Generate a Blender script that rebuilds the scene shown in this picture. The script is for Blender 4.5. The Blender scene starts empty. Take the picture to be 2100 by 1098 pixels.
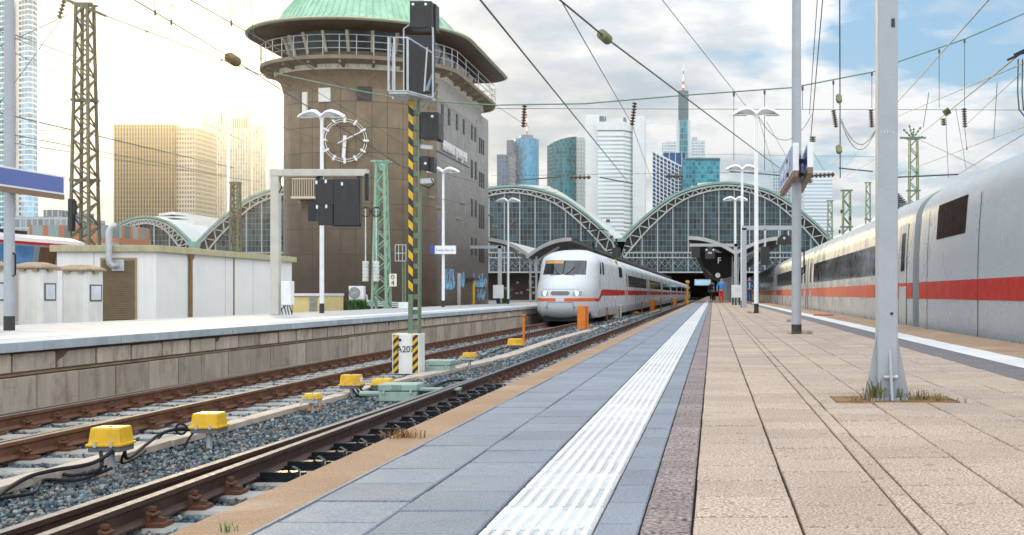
import bpy, bmesh, math, random
import numpy as np
from mathutils import Vector, Matrix
R = math.radians
random.seed(7)
C = bpy.context.scene.collection
SC = bpy.context.scene

# ------------------------------------------------------------------ camera, sky, sun, exposure
F, VX, VY, H = 2250.0, 1462.0, 603.0, 0.64       # focal length and vanishing point of the tracks (photo pixels), eye height (m)
cam = bpy.data.objects.new('camera', bpy.data.cameras.new('camera')); C.objects.link(cam)
cam.location = (0, 0, H); cam.rotation_euler = (R(90), 0, 0)
cd = cam.data; cd.sensor_fit = 'HORIZONTAL'; cd.sensor_width = 36; cd.lens = F / 2100 * 36
cd.shift_x = (1050 - VX) / 2100; cd.shift_y = (VY - 549) / 2100
cd.clip_start = 0.1; cd.clip_end = 12000
SC.camera = cam
SC.view_settings.view_transform = 'Standard'; SC.view_settings.look = 'None'
SC.view_settings.exposure = 0.35; SC.view_settings.gamma = 1; SC.view_settings.use_curve_mapping = False
try:
    SC.cycles.use_denoising = True; SC.cycles.sample_clamp_indirect = 1.0; SC.cycles.sample_clamp_direct = 0; SC.cycles.volume_bounces = 0; SC.cycles.max_bounces = 6
    SC.cycles.transparent_max_bounces = 8
except Exception: pass
SUN_AZ, SUN_EL = -24.0, 9.5                       # degrees from the track direction (left negative), height
sv = Vector((math.sin(R(SUN_AZ)) * math.cos(R(SUN_EL)), math.cos(R(SUN_AZ)) * math.cos(R(SUN_EL)), math.sin(R(SUN_EL))))
sun = bpy.data.objects.new('sun', bpy.data.lights.new('sun', 'SUN')); C.objects.link(sun)
sun.data.energy = 2.0; sun.data.angle = R(10); sun.data.color = (1.0, .74, .38)
sun.rotation_euler = sv.to_track_quat('Z', 'Y').to_euler()
W = bpy.data.worlds.new('World'); SC.world = W; W.use_nodes = True
nt = W.node_tree; N = nt.nodes; L = nt.links; N.clear()
def nd(t, **k):
    n = N.new(t)
    for a, b in k.items(): setattr(n, a, b)
    return n
def mth(op, a, b=None, c=None, clamp=False):
    n = N.new('ShaderNodeMath'); n.operation = op; n.use_clamp = clamp
    for i, x in enumerate((a, b, c)):
        if x is None: continue
        if hasattr(x, 'links'): L.new(x, n.inputs[i])
        else: n.inputs[i].default_value = x
    return n.outputs[0]
def mixc(f, a, b, bl='MIX'):
    n = N.new('ShaderNodeMix'); n.data_type = 'RGBA'; n.blend_type = bl
    for i, x in ((0, f), (6, a), (7, b)):
        if hasattr(x, 'links'): L.new(x, n.inputs[i])
        elif i: n.inputs[i].default_value = (*x, 1)
        else: n.inputs[i].default_value = x
    return n.outputs[2]
sky = nd('ShaderNodeTexSky', sky_type='NISHITA', sun_disc=False)
sky.sun_elevation = R(SUN_EL); sky.sun_rotation = R(SUN_AZ); sky.air_density = 1.0; sky.dust_density = .2
tc = nd('ShaderNodeTexCoord'); sep = nd('ShaderNodeSeparateXYZ'); L.new(tc.outputs['Generated'], sep.inputs[0])
den = mth('ADD', mth('MAXIMUM', sep.outputs[2], 0.0), 0.16)
cmb = nd('ShaderNodeCombineXYZ')
L.new(mth('DIVIDE', sep.outputs[0], den), cmb.inputs[0]); L.new(mth('DIVIDE', sep.outputs[1], den), cmb.inputs[1])
def noise(vec, sc, det, rough, off):
    mp = nd('ShaderNodeMapping'); L.new(vec, mp.inputs[0]); mp.inputs['Location'].default_value = off
    n = nd('ShaderNodeTexNoise'); L.new(mp.outputs[0], n.inputs['Vector'])
    n.inputs['Scale'].default_value = sc; n.inputs['Detail'].default_value = det; n.inputs['Roughness'].default_value = rough
    return n.outputs['Fac']
def ramp(fac, stops):
    r = nd('ShaderNodeValToRGB'); L.new(fac, r.inputs[0]); e = r.color_ramp.elements
    while len(e) < len(stops): e.new(.5)
    for el, (p, c) in zip(e, stops): el.position = p; el.color = (*c, 1)
    return r.outputs[0]
gap = nd('ShaderNodeVectorMath', operation='DOT_PRODUCT'); L.new(tc.outputs['Generated'], gap.inputs[0]); gap.inputs[1].default_value = Vector((.20, 1, .30)).normalized()
gapa = mth('ARCCOSINE', mth('MINIMUM', gap.outputs['Value'], 1.0))
gapm = mth('MULTIPLY', mth('EXPONENT', mth('MULTIPLY', mth('POWER', mth('DIVIDE', gapa, R(9)), 2.0), -1.0)), -.17)   # an opening in the cloud
cover = ramp(mth('ADD', noise(cmb.outputs[0], 2.0, 9, .56, (3.1, 1.7, 0)), gapm), [(.33, (0, 0, 0)), (.44, (1, 1, 1))])
shade = ramp(noise(cmb.outputs[0], 2.3, 9, .56, (7.3, 4.4, 2)), [(.34, (5.6, 6.8, 8.1)), (.45, (8.0, 8.7, 9.4)), (.55, (11.2, 11.4, 11.6))])
blue = mixc(.5, mixc(1.0, sky.outputs[0], (1.5, 1.5, 1.6), 'MULTIPLY'), (2.6, 6.0, 9.6))
col = mixc(cover, blue, shade)
dot = nd('ShaderNodeVectorMath', operation='DOT_PRODUCT'); L.new(tc.outputs['Generated'], dot.inputs[0]); dot.inputs[1].default_value = sv
ang = mth('ARCCOSINE', mth('MINIMUM', dot.outputs['Value'], 1.0))
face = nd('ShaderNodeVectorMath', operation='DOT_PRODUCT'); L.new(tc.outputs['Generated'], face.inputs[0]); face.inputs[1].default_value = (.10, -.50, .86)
mr = nd('ShaderNodeMapRange'); L.new(face.outputs['Value'], mr.inputs[0])       # sky gain added overhead and behind the camera, to light ground and fronts
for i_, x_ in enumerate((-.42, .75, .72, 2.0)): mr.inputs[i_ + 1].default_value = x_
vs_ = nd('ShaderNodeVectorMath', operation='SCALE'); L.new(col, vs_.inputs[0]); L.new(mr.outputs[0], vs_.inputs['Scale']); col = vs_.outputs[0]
g1 = mth('EXPONENT', mth('MULTIPLY', mth('POWER', mth('DIVIDE', ang, R(5.5)), 2.0), -1.0))
glow = mixc(g1, (0, 0, 0), (2.6, 1.9, .8))       # the veiled sun behind thin cloud
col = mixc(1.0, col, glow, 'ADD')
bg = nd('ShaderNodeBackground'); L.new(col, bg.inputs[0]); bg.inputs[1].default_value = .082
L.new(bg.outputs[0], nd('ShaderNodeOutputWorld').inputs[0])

# ------------------------------------------------------------------ helpers
def P(px, py, Y): return Vector(((px - VX) * Y / F, Y, H - (py - VY) * Y / F))
def X(px, Y): return (px - VX) * Y / F
def Z(py, Y): return H - (py - VY) * Y / F
RAIL, BED = -0.76, -0.96

class MB:
    def __init__(s): s.v = []; s.f = []; s.m = []; s.u = []
    def add(s, vs, fs, mi=0, uvs=None):
        o = len(s.v); s.v += [tuple(p) for p in vs]
        for i, f in enumerate(fs):
            s.f.append([a + o for a in f]); s.m.append(mi if isinstance(mi, int) else mi[i]); s.u.append(uvs[i] if uvs else None)
        return s
    def box(s, c, d, mi=0, rz=0, rx=0):
        M = Matrix.Rotation(rz, 3, 'Z') @ Matrix.Rotation(rx, 3, 'X'); c = Vector(c)
        vs = [c + M @ Vector((x * d[0] / 2, y * d[1] / 2, z * d[2] / 2)) for x in (-1, 1) for y in (-1, 1) for z in (-1, 1)]
        fs = [(0, 1, 3, 2), (4, 6, 7, 5), (0, 4, 5, 1), (2, 3, 7, 6), (0, 2, 6, 4), (1, 5, 7, 3)]
        uv = []
        for f in fs:
            q = [vs[i] for i in f]; n = (q[1] - q[0]).cross(q[2] - q[0])
            if abs(n.x) > abs(n.y) and abs(n.x) > abs(n.z): uv.append([(p.y, p.z) for p in q])
            elif abs(n.y) > abs(n.z): uv.append([(p.x, p.z) for p in q])
            else: uv.append([(p.x, p.y) for p in q])
        return s.add(vs, fs, mi, uv)
    def bx(s, x0, x1, y0, y1, z0, z1, mi=0):
        return s.box(((x0 + x1) / 2, (y0 + y1) / 2, (z0 + z1) / 2), (abs(x1 - x0), abs(y1 - y0), abs(z1 - z0)), mi)
    def bar(s, p, q, w, h=None, mi=0):
        p = Vector(p); q = Vector(q); h = h or w; d = (q - p)
        if d.length < 1e-6: return s
        d.normalize(); up = Vector((0, 0, 1)) if abs(d.z) < .95 else Vector((0, 1, 0))
        a = d.cross(up).normalized() * w / 2; b = a.cross(d).normalized() * h / 2
        vs = [e + i * a + j * b for e in (p, q) for i, j in ((-1, -1), (1, -1), (1, 1), (-1, 1))]
        return s.add(vs, [(0, 1, 2, 3), (7, 6, 5, 4), (0, 4, 5, 1), (1, 5, 6, 2), (2, 6, 7, 3), (3, 7, 4, 0)], mi)
    def tube(s, pts, r, n=8, mi=0, cap=True):
        pts = [Vector(p) for p in pts]; k = len(pts); rs = r if isinstance(r, (list, tuple)) else [r] * k
        vs = []; prev = None
        for i, p in enumerate(pts):
            d = (pts[min(i + 1, k - 1)] - pts[max(i - 1, 0)]).normalized()
            if prev is None:
                up = Vector((0, 0, 1)) if abs(d.z) < .9 else Vector((1, 0, 0)); a = d.cross(up).normalized()
            else:
                a = (prev - d * prev.dot(d)); a = a.normalized() if a.length > 1e-6 else d.orthogonal().normalized()
            prev = a; b = d.cross(a)
            vs += [p + rs[i] * (math.cos(t) * a + math.sin(t) * b) for t in (2 * math.pi * j / n for j in range(n))]
        fs = [(i * n + j, i * n + (j + 1) % n, (i + 1) * n + (j + 1) % n, (i + 1) * n + j) for i in range(k - 1) for j in range(n)]
        if cap: fs += [tuple(range(n))[::-1], tuple((k - 1) * n + j for j in range(n))]
        return s.add(vs, fs, mi)
    def loft(s, rings, closed=True, cap=False, mi=0):
        n = len(rings[0]); vs = [p for r in rings for p in r]; m = n if closed else n - 1
        fs = []; uv = []
        pr = [0]
        for j in range(n): pr.append(pr[-1] + (Vector(rings[0][(j + 1) % n]) - Vector(rings[0][j])).length)
        for i in range(len(rings) - 1):
            for j in range(m):
                k = (j + 1) % n
                fs.append((i * n + j, i * n + k, (i + 1) * n + k, (i + 1) * n + j))
                z0 = rings[i][j][2]; z1 = rings[i + 1][j][2]
                uv.append([(pr[j], z0), (pr[j + 1], z0), (pr[j + 1], z1), (pr[j], z1)])
        if cap:
            fs += [tuple(range(n))[::-1], tuple((len(rings) - 1) * n + j for j in range(n))]
            uv += [[(0, 0)] * n, [(0, 0)] * n]
        return s.add(vs, fs, mi, uv)
    def prism(s, xy, z0, z1, mi=0, zt=None):
        return s.loft([[(x, y, z0) for x, y in xy], [(x, y, (zt(x, y) if zt else z1)) for x, y in xy]], True, True, mi)
    def lathe(s, prof, c, n=16, mi=0, axis='Z'):
        c = Vector(c); rings = []
        for r, h in prof:
            ring = []
            for j in range(n):
                t = 2 * math.pi * j / n; a, b = max(r, 1e-4) * math.cos(t), max(r, 1e-4) * math.sin(t)
                ring.append(c + Vector((a, b, h) if axis == 'Z' else ((a, h, -b) if axis == 'Y' else (h, a, b))))
            rings.append(ring)
        return s.loft(rings, True, True, mi)
    def grid(s, fn, us, vs_, mi=0):
        vv = [fn(u, v) for v in vs_ for u in us]; n = len(us)
        fs = [(j * n + i, j * n + i + 1, (j + 1) * n + i + 1, (j + 1) * n + i) for j in range(len(vs_) - 1) for i in range(n - 1)]
        return s.add(vv, fs, mi)
    def ext(s, prof, y0, y1, axis='Y', mi=0, cap=True):           # prof: closed list of (x,z), run along Y
        return s.loft([[(x, y0, z) for x, z in prof], [(x, y1, z) for x, z in prof]], True, cap, mi)
    def build(s, name, mat, parent=None, smooth=30, bevel=0, origin=None, fix=True):
        me = bpy.data.meshes.new(name)
        off = Vector(WLOC.get(parent.name, (0, 0, 0))) if parent else None
        if off is None:
            if origin is not None: off = Vector(origin)
            else:
                A = np.array(s.v); lo, hi = A.min(0), A.max(0); off = Vector(((lo[0] + hi[0]) / 2, (lo[1] + hi[1]) / 2, lo[2]))
        me.from_pydata([tuple(Vector(p) - off) for p in s.v], [], s.f)
        mats = mat if isinstance(mat, (list, tuple)) else [mat]
        for m in mats: me.materials.append(m)
        me.polygons.foreach_set('material_index', s.m)
        if any(u is not None for u in s.u):
            ul = me.uv_layers.new(name='UVMap'); flat = []
            for f, u in zip(s.f, s.u): flat += [c for p in (u if u else [(0, 0)] * len(f)) for c in p]
            ul.data.foreach_set('uv', flat)
        if fix:
            bm = bmesh.new(); bm.from_mesh(me); bmesh.ops.recalc_face_normals(bm, faces=bm.faces); bm.to_mesh(me); bm.free()
        me.update()
        if smooth:
            me.polygons.foreach_set('use_smooth', [True] * len(me.polygons))
            me.set_sharp_from_angle(angle=R(smooth))
        o = bpy.data.objects.new(name, me); C.objects.link(o)
        if parent: o.parent = parent; WLOC[o.name] = tuple(off)
        else: o.location = off; WLOC[o.name] = tuple(off)
        if bevel:
            b = o.modifiers.new('bevel', 'BEVEL'); b.width = bevel; b.segments = 2; b.limit_method = 'ANGLE'; b.angle_limit = R(40)
        return o
WLOC = {}
def tag(o, label=None, cat=None, group=None, kind=None):
    for k, v in (('label', label), ('category', cat), ('group', group), ('kind', kind)):
        if v: o[k] = v
    return o
def T(name, label, cat, loc=(0, 0, 0), group=None):
    o = bpy.data.objects.new(name, None); C.objects.link(o); o.location = loc; o.empty_display_size = .2
    WLOC[o.name] = tuple(loc)
    return tag(o, label, cat, group)
def dup(o, loc=None, rz=None, label=None, group=None, sc=None, parent=None):
    c = o.copy(); C.objects.link(c)
    if parent: c.parent = parent
    if loc is not None: c.location = loc
    if rz is not None: c.rotation_euler = (0, 0, rz)
    if sc is not None: c.scale = sc if isinstance(sc, (tuple, list)) else (sc,) * 3
    if label: c['label'] = label
    if group: c['group'] = group
    for ch in list(o.children): dup(ch, parent=c)
    return c
def text(s, size, parent, mat, loc, facing='-Y', name='lettering', depth=.004, align='CENTER', sx=1.0):
    cu = bpy.data.curves.new('t', 'FONT'); cu.body = s; cu.size = size; cu.extrude = depth; cu.align_x = align; cu.align_y = 'CENTER'
    t = bpy.data.objects.new('t', cu); C.objects.link(t); bpy.context.view_layer.update()
    me = bpy.data.meshes.new_from_object(t); bpy.data.objects.remove(t)
    rot = {'-Y': (R(90), 0, 0), '+X': (R(90), 0, R(90)), '-X': (R(90), 0, R(-90))}[facing]
    me.transform(Matrix.Diagonal((sx, 1, 1, 1)))
    me.materials.clear(); me.materials.append(mat)
    o = bpy.data.objects.new(name, me); C.objects.link(o)
    off = Vector(WLOC.get(parent.name, (0, 0, 0))); o.parent = parent; o.location = Vector(loc) - off; o.rotation_euler = rot
    return o

# ------------------------------------------------------------------ materials
MATS = {}
class NT:
    def __init__(s, name):
        s.m = bpy.data.materials.new(name); s.m.use_nodes = True; s.t = s.m.node_tree; s.n = s.t.nodes; s.l = s.t.links
        s.b = s.n['Principled BSDF']
    def new(s, t, **k):
        n = s.n.new(t)
        for a, b in k.items(): setattr(n, a, b)
        return n
    def put(s, sock, x):
        if hasattr(x, 'links'): s.l.new(x, sock)
        else: sock.default_value = (*x, 1) if isinstance(x, (tuple, list)) and len(x) == 3 and sock.type == 'RGBA' else x
    def math(s, op, a, b=0.0, c=None, clamp=False):
        n = s.new('ShaderNodeMath', operation=op, use_clamp=clamp); s.put(n.inputs[0], a); s.put(n.inputs[1], b)
        if c is not None: s.put(n.inputs[2], c)
        return n.outputs[0]
    def mix(s, f, a, b, bl='MIX'):
        n = s.new('ShaderNodeMix', data_type='RGBA', blend_type=bl); s.put(n.inputs[0], f); s.put(n.inputs[6], a); s.put(n.inputs[7], b)
        return n.outputs[2]
    def pos(s): return s.new('ShaderNodeNewGeometry').outputs['Position']
    def noise(s, sc, det=5, rough=.6, stretch=(1, 1, 1), vec=None):
        mp = s.new('ShaderNodeMapping'); s.l.new(vec if vec is not None else s.pos(), mp.inputs[0]); mp.inputs['Scale'].default_value = stretch
        n = s.new('ShaderNodeTexNoise'); s.l.new(mp.outputs[0], n.inputs['Vector'])
        n.inputs['Scale'].default_value = sc; n.inputs['Detail'].default_value = det; n.inputs['Roughness'].default_value = rough
        return n.outputs['Fac']
    def rng(s, v, a, b, c, d):
        n = s.new('ShaderNodeMapRange'); s.put(n.inputs[0], v)
        for i, x in enumerate((a, b, c, d)): n.inputs[i + 1].default_value = x
        return n.outputs[0]
    def bump(s, h, strength=.3, dist=.01):
        n = s.new('ShaderNodeBump'); n.inputs['Strength'].default_value = strength; n.inputs['Distance'].default_value = dist
        s.put(n.inputs['Height'], h); s.l.new(n.outputs[0], s.b.inputs['Normal'])
    def fin(s, col, rough=.5, metal=0., spec=.5):
        s.put(s.b.inputs['Base Color'], col); s.put(s.b.inputs['Roughness'], rough); s.put(s.b.inputs['Metallic'], metal)
        s.b.inputs['Specular IOR Level'].default_value = spec
        return s.m
def mat(name, col, rough=.55, metal=0., var=.15, sc=3., streak=0., streakcol=(.08, .06, .04), bump=0., bsc=60., isl=0., speck=0., specksc=250., spec=.5, dist=.004, spots=0.):
    if name in MATS: return MATS[name]
    t = NT(name); c = t.new('ShaderNodeRGB'); c.outputs[0].default_value = (*col, 1); col_ = c.outputs[0]
    f = t.rng(t.noise(sc), .3, .7, 1 - var, 1 + var)
    vm = t.new('ShaderNodeVectorMath', operation='SCALE'); t.l.new(col_, vm.inputs[0]); t.l.new(f, vm.inputs['Scale']); col_ = vm.outputs[0]
    if isl:
        g = t.new('ShaderNodeNewGeometry'); vm = t.new('ShaderNodeVectorMath', operation='SCALE')
        t.l.new(col_, vm.inputs[0]); t.l.new(t.rng(g.outputs['Random Per Island'], 0, 1, 1 - isl, 1 + isl), vm.inputs['Scale']); col_ = vm.outputs[0]
    if speck:
        vm = t.new('ShaderNodeVectorMath', operation='SCALE'); t.l.new(col_, vm.inputs[0])
        t.l.new(t.rng(t.noise(specksc, 2, .5), .3, .7, 1 - speck, 1 + speck), vm.inputs['Scale']); col_ = vm.outputs[0]
    if spots:
        col_ = t.mix(t.math('MULTIPLY', t.rng(t.noise(13, 2, .5), .66, .70, 0, 1), spots), col_, (.10, .085, .07))
        col_ = t.mix(t.math('MULTIPLY', t.rng(t.noise(.7, 6, .7), .5, .7, 0, 1), spots * .5), col_, (.20, .16, .12))
    if streak:
        m = t.math('MULTIPLY', t.rng(t.noise(7, 4, .6, (1, 1, .06)), .48, .68, 0, 1), t.rng(t.noise(.9, 3), .35, .6, .2, 1))
        col_ = t.mix(t.math('MULTIPLY', m, streak, clamp=True), col_, streakcol)
    r = t.rng(t.noise(sc * 2.3), .3, .7, max(rough - .1, .03), min(rough + .1, 1))
    if bump: t.bump(t.noise(bsc, 6, .65), bump, dist)
    MATS[name] = t.fin(col_, r, metal, spec)
    return MATS[name]
def facade(name, glass, frame, bay, floor, fv, fh, var=.35, rough=.12, frough=.6, blind=.0, spec=.6, big=0.):
    """Curtain wall: bays along u, floors along v of the metric UV."""
    t = NT(name); uv = t.new('ShaderNodeUVMap'); sp = t.new('ShaderNodeSeparateXYZ'); t.l.new(uv.outputs[0], sp.inputs[0])
    u = t.math('DIVIDE', sp.outputs[0], bay); v = t.math('DIVIDE', sp.outputs[1], floor)
    fu = t.math('LESS_THAN', t.math('FRACT', u), fv); fw = t.math('LESS_THAN', t.math('FRACT', v), fh)
    fr = t.math('MAXIMUM', fu, fw)
    cb = t.new('ShaderNodeCombineXYZ'); t.l.new(t.math('FLOOR', u), cb.inputs[0]); t.l.new(t.math('FLOOR', v), cb.inputs[1])
    wn = t.new('ShaderNodeTexWhiteNoise', noise_dimensions='2D'); t.l.new(cb.outputs[0], wn.inputs['Vector'])
    vm = t.new('ShaderNodeVectorMath', operation='SCALE'); vm.inputs[0].default_value = glass
    k = t.rng(wn.outputs['Value'], 0, 1, 1 - var, 1 + var)
    if big: k = t.math('MULTIPLY', k, t.rng(t.noise(.02, 3, .5, (1, 1, .35)), .35, .65, 1 - big, 1 + big))
    t.l.new(k, vm.inputs['Scale'])
    g = vm.outputs[0]
    if blind: g = t.mix(t.math('GREATER_THAN', wn.outputs['Value'], 1 - blind), g, (.55, .55, .5))
    c = t.mix(fr, g, frame)
    r = t.math('ADD', t.math('MULTIPLY', fr, frough - rough), rough)
    MATS[name] = t.fin(c, r, 0, spec)
    return MATS[name]
def panels(name, col, pw, ph, jw=.03, jcol=(.03, .025, .02), var=.18, rough=.4, streak=.35, metal=.0, top=None, z0=0, z1=1):
    """Sheet cladding: joints and per-panel tone from the metric UV."""
    t = NT(name); uv = t.new('ShaderNodeUVMap'); sp = t.new('ShaderNodeSeparateXYZ'); t.l.new(uv.outputs[0], sp.inputs[0])
    u = t.math('DIVIDE', sp.outputs[0], pw); v = t.math('DIVIDE', sp.outputs[1], ph)
    j = t.math('MAXIMUM', t.math('LESS_THAN', t.math('FRACT', u), jw / pw), t.math('LESS_THAN', t.math('FRACT', v), jw / ph))
    cb = t.new('ShaderNodeCombineXYZ'); t.l.new(t.math('FLOOR', u), cb.inputs[0]); t.l.new(t.math('FLOOR', v), cb.inputs[1])
    wn = t.new('ShaderNodeTexWhiteNoise', noise_dimensions='2D'); t.l.new(cb.outputs[0], wn.inputs['Vector'])
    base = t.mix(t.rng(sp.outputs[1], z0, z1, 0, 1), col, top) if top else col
    vm = t.new('ShaderNodeVectorMath', operation='SCALE'); t.put(vm.inputs[0], base)
    t.l.new(t.math('MULTIPLY', t.rng(wn.outputs['Value'], 0, 1, 1 - var, 1 + var), t.rng(t.noise(1.3), .3, .7, .8, 1.2)), vm.inputs['Scale'])
    c = vm.outputs[0]
    if streak: c = t.mix(t.math('MULTIPLY', t.rng(t.noise(3, 5, .6, (1, 1, .07)), .45, .7, 0, 1), streak), c, (.05, .045, .035))
    MATS[name] = t.fin(t.mix(j, c, jcol), t.rng(t.noise(4), .3, .7, rough - .08, rough + .12), metal)
    return MATS[name]
def stripes(name, period=.16, vertical_dir=1):
    """Yellow and black hazard bars, slanting."""
    if name in MATS: return MATS[name]
    t = NT(name); sp = t.new('ShaderNodeSeparateXYZ'); t.l.new(t.pos(), sp.inputs[0])
    d = t.math('ADD', sp.outputs[2], t.math('MULTIPLY', sp.outputs[0], vertical_dir))
    m = t.math('LESS_THAN', t.math('FRACT', t.math('DIVIDE', d, period)), .5)
    c = t.mix(m, (.72, .42, .01), (.02, .018, .015))
    c = t.mix(t.math('MULTIPLY', t.rng(t.noise(9), .5, .75, 0, 1), .35), c, (.12, .09, .05))
    MATS[name] = t.fin(c, .5); return MATS[name]
def wallmat(name, col, pale, dark):
    t = NT(name); g = t.new('ShaderNodeNewGeometry'); n1 = t.noise(5, 6, .7, (1, 1, .14)); n2 = t.noise(6, 6, .7, (1, 1, .2)); n3 = t.noise(2.0, 7, .7)
    c = t.mix(t.math('MULTIPLY', t.rng(n1, .47, .66, 0, 1), .5), col, pale)
    c = t.mix(t.math('MULTIPLY', t.rng(n2, .52, .70, 0, 1), .6), c, dark)
    c = t.mix(t.rng(n3, .53, .70, 0, .65), c, (.17, .10, .055))
    vm = t.new('ShaderNodeVectorMath', operation='SCALE'); t.l.new(c, vm.inputs[0]); t.l.new(t.rng(g.outputs['Random Per Island'], 0, 1, .8, 1.2), vm.inputs['Scale'])
    t.bump(t.math('ADD', t.noise(28, 6, .7), t.noise(110, 3, .6)), .6, .012); MATS[name] = t.fin(vm.outputs[0], .88); return MATS[name]
def emit(name, col, strength):
    t = NT(name); t.fin(col, .4); t.b.inputs['Emission Color'].default_value = (*col, 1); t.b.inputs['Emission Strength'].default_value = strength
    MATS[name] = t.m; return t.m
# paving and track bed
beige = mat('beige_concrete_slab', (.39, .295, .23), .8, var=.12, sc=1.1, isl=.10, speck=.65, specksc=120, bump=.18, bsc=120, spots=.45)
tilegrey = mat('grey_slab', (.18, .205, .245), .75, var=.10, sc=1.5, isl=.10, speck=.3, specksc=130, bump=.2, bsc=200, spots=.3)
brownset = mat('brown_sett', (.21, .165, .155), .8, var=.15, isl=.16, speck=.8, specksc=70, bump=.5, bsc=90)
darkset = mat('dark_grey_paving', (.14, .13, .135), .8, var=.15, speck=.6, specksc=70, bump=.4, bsc=170)
whitestr = mat('white_paving', (.66, .66, .645), .7, var=.08, isl=.05, speck=.08, specksc=200, bump=.15, bsc=150)
def corduroy():
    t = NT('tan_ribbed_coping'); w = t.new('ShaderNodeTexWave', wave_type='BANDS', bands_direction='Y'); t.l.new(t.pos(), w.inputs['Vector'])
    w.inputs['Scale'].default_value = 11; w.inputs['Distortion'].default_value = 5; w.inputs['Detail'].default_value = 4; w.inputs['Detail Scale'].default_value = 14
    n = t.noise(2.2, 6, .65); c = t.mix(t.rng(n, .3, .7, 0, 1), (.30, .17, .085), (.42, .27, .16))
    c = t.mix(t.rng(t.noise(1.1, 7, .7), .58, .72, 0, .75), c, (.52, .42, .33))
    c = t.mix(t.math('MULTIPLY', t.rng(w.outputs['Fac'], 0, .5, 1, 0), .32), c, (.12, .07, .04))
    c = t.mix(t.rng(t.noise(150, 2, .5), .45, .7, 0, .5), c, (.62, .46, .33))
    t.bump(t.math('ADD', w.outputs['Fac'], t.math('MULTIPLY', t.noise(120), .5)), .7, .008)
    MATS['cord'] = t.fin(c, .85); return t.m
cord = corduroy()
joint = mat('joint_dirt', (.035, .03, .025), .95, bump=.4)
leftpave = mat('grey_platform_paving', (.40, .40, .40), .75, var=.12, sc=.8, speck=.1, specksc=60)
concrete = mat('weathered_concrete', (.46, .43, .40), .85, var=.2, sc=2.2, streak=.25, bump=.4, bsc=40)
coping = mat('pale_blue_coping', (.37, .42, .46), .75, var=.14, isl=.08, streak=.2, streakcol=(.2, .13, .07), bump=.25, bsc=60)
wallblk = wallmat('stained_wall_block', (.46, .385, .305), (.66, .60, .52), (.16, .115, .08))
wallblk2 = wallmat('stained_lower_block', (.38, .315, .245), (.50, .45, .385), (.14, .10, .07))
mortar = mat('brown_mortar', (.13, .085, .05), .95, var=.3, bump=.6)
sleeperm = mat('concrete_sleeper', (.31, .30, .275), .8, var=.2, sc=4, streak=.0, isl=.06, bump=.4, bsc=80)
rust = mat('rusty_rail', (.135, .055, .026), .6, var=.35, sc=6, bump=.25, bsc=90)
railtop = mat('polished_rail_head', (.15, .155, .17), .65, metal=.4, var=.1, sc=8)
fastrust = mat('rusty_fastening', (.12, .045, .022), .75, var=.3, sc=20, bump=.3)
darksteel = mat('dark_greased_steel', (.025, .027, .033), .35, metal=.6, var=.3, sc=12)
galv = mat('galvanised_steel', (.47, .49, .50), .45, metal=.25, var=.12, sc=6, streak=.12, streakcol=(.25, .16, .08))
greypaint = mat('grey_painted_steel', (.35, .375, .40), .42, var=.06, sc=5, speck=.04, specksc=80, streak=.10, streakcol=(.28, .24, .2))
whitepaint = mat('white_painted_steel', (.78, .79, .79), .4, var=.06, sc=4, streak=.10, streakcol=(.4, .33, .25))
blackpaint = mat('black_signal_housing', (.012, .012, .013), .45, var=.25, sc=5, streak=.2, streakcol=(.08, .08, .085))
blackrub = mat('black_rubber', (.015, .016, .019), .8, var=.2, spec=.25)
greenpaint = mat('green_mast_paint', (.13, .20, .125), .5, var=.2, sc=6, streak=.3, streakcol=(.14, .09, .04))
rustgreen = mat('rust_flecked_mast_paint', (.16, .15, .09), .6, var=.4, sc=8, streak=.4, streakcol=(.16, .06, .02))
yellow = mat('yellow_box_paint', (.74, .43, .012), .5, var=.14, sc=9, streak=.45, streakcol=(.30, .15, .02), bump=.08, bsc=60)
yellowtop = mat('dirty_yellow_lid', (.55, .31, .03), .5, var=.3, sc=12, streak=.0)
orange = mat('orange_post_paint', (.72, .20, .012), .45, var=.1, sc=4, streak=.2, streakcol=(.3, .1, .02))
palegreen = mat('pale_green_box', (.30, .42, .36), .5, var=.12, sc=6, streak=.15)
ductm = mat('cable_duct_concrete', (.44, .37, .31), .85, var=.2, sc=3, isl=.08, bump=.4, bsc=60)
copper = mat('green_copper', (.33, .54, .38), .55, var=.16, sc=1.2, streak=.35, streakcol=(.10, .22, .14))
weedm = mat('weed_leaf', (.13, .12, .03), .8, var=.4, sc=30, isl=.5)
weedg = mat('green_leaf', (.06, .16, .03), .7, var=.3, sc=20, isl=.4)
soil = mat('brown_soil', (.22, .12, .045), .95, var=.35, sc=14, isl=.25, bump=.8, bsc=60)
glassd = mat('dark_window_glass', (.015, .02, .024), .06, var=.3, sc=.6, spec=.8)
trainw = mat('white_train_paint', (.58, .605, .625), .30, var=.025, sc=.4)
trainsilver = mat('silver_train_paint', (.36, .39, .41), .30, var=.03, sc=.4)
trainr = mat('red_train_stripe', (.40, .015, .008), .45, var=.06, sc=1.5, spec=.15)
trainskirt = mat('grey_train_skirt', (.40, .42, .43), .4, var=.14, sc=1.2, streak=.3, streakcol=(.16, .13, .1))
under = mat('dark_underframe', (.010, .009, .009), .7, var=.4)
letterw = mat('white_lettering', (.8, .8, .78), .5, var=.03)
letterk = mat('black_lettering', (.02, .02, .02), .5, var=.03)
fadedblue = mat('faded_blue_sign_face', (.09, .13, .36), .35, var=.03, sc=1)
bluesign = mat('blue_sign_face', (.035, .075, .30), .3, var=.05, sc=2)
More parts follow.
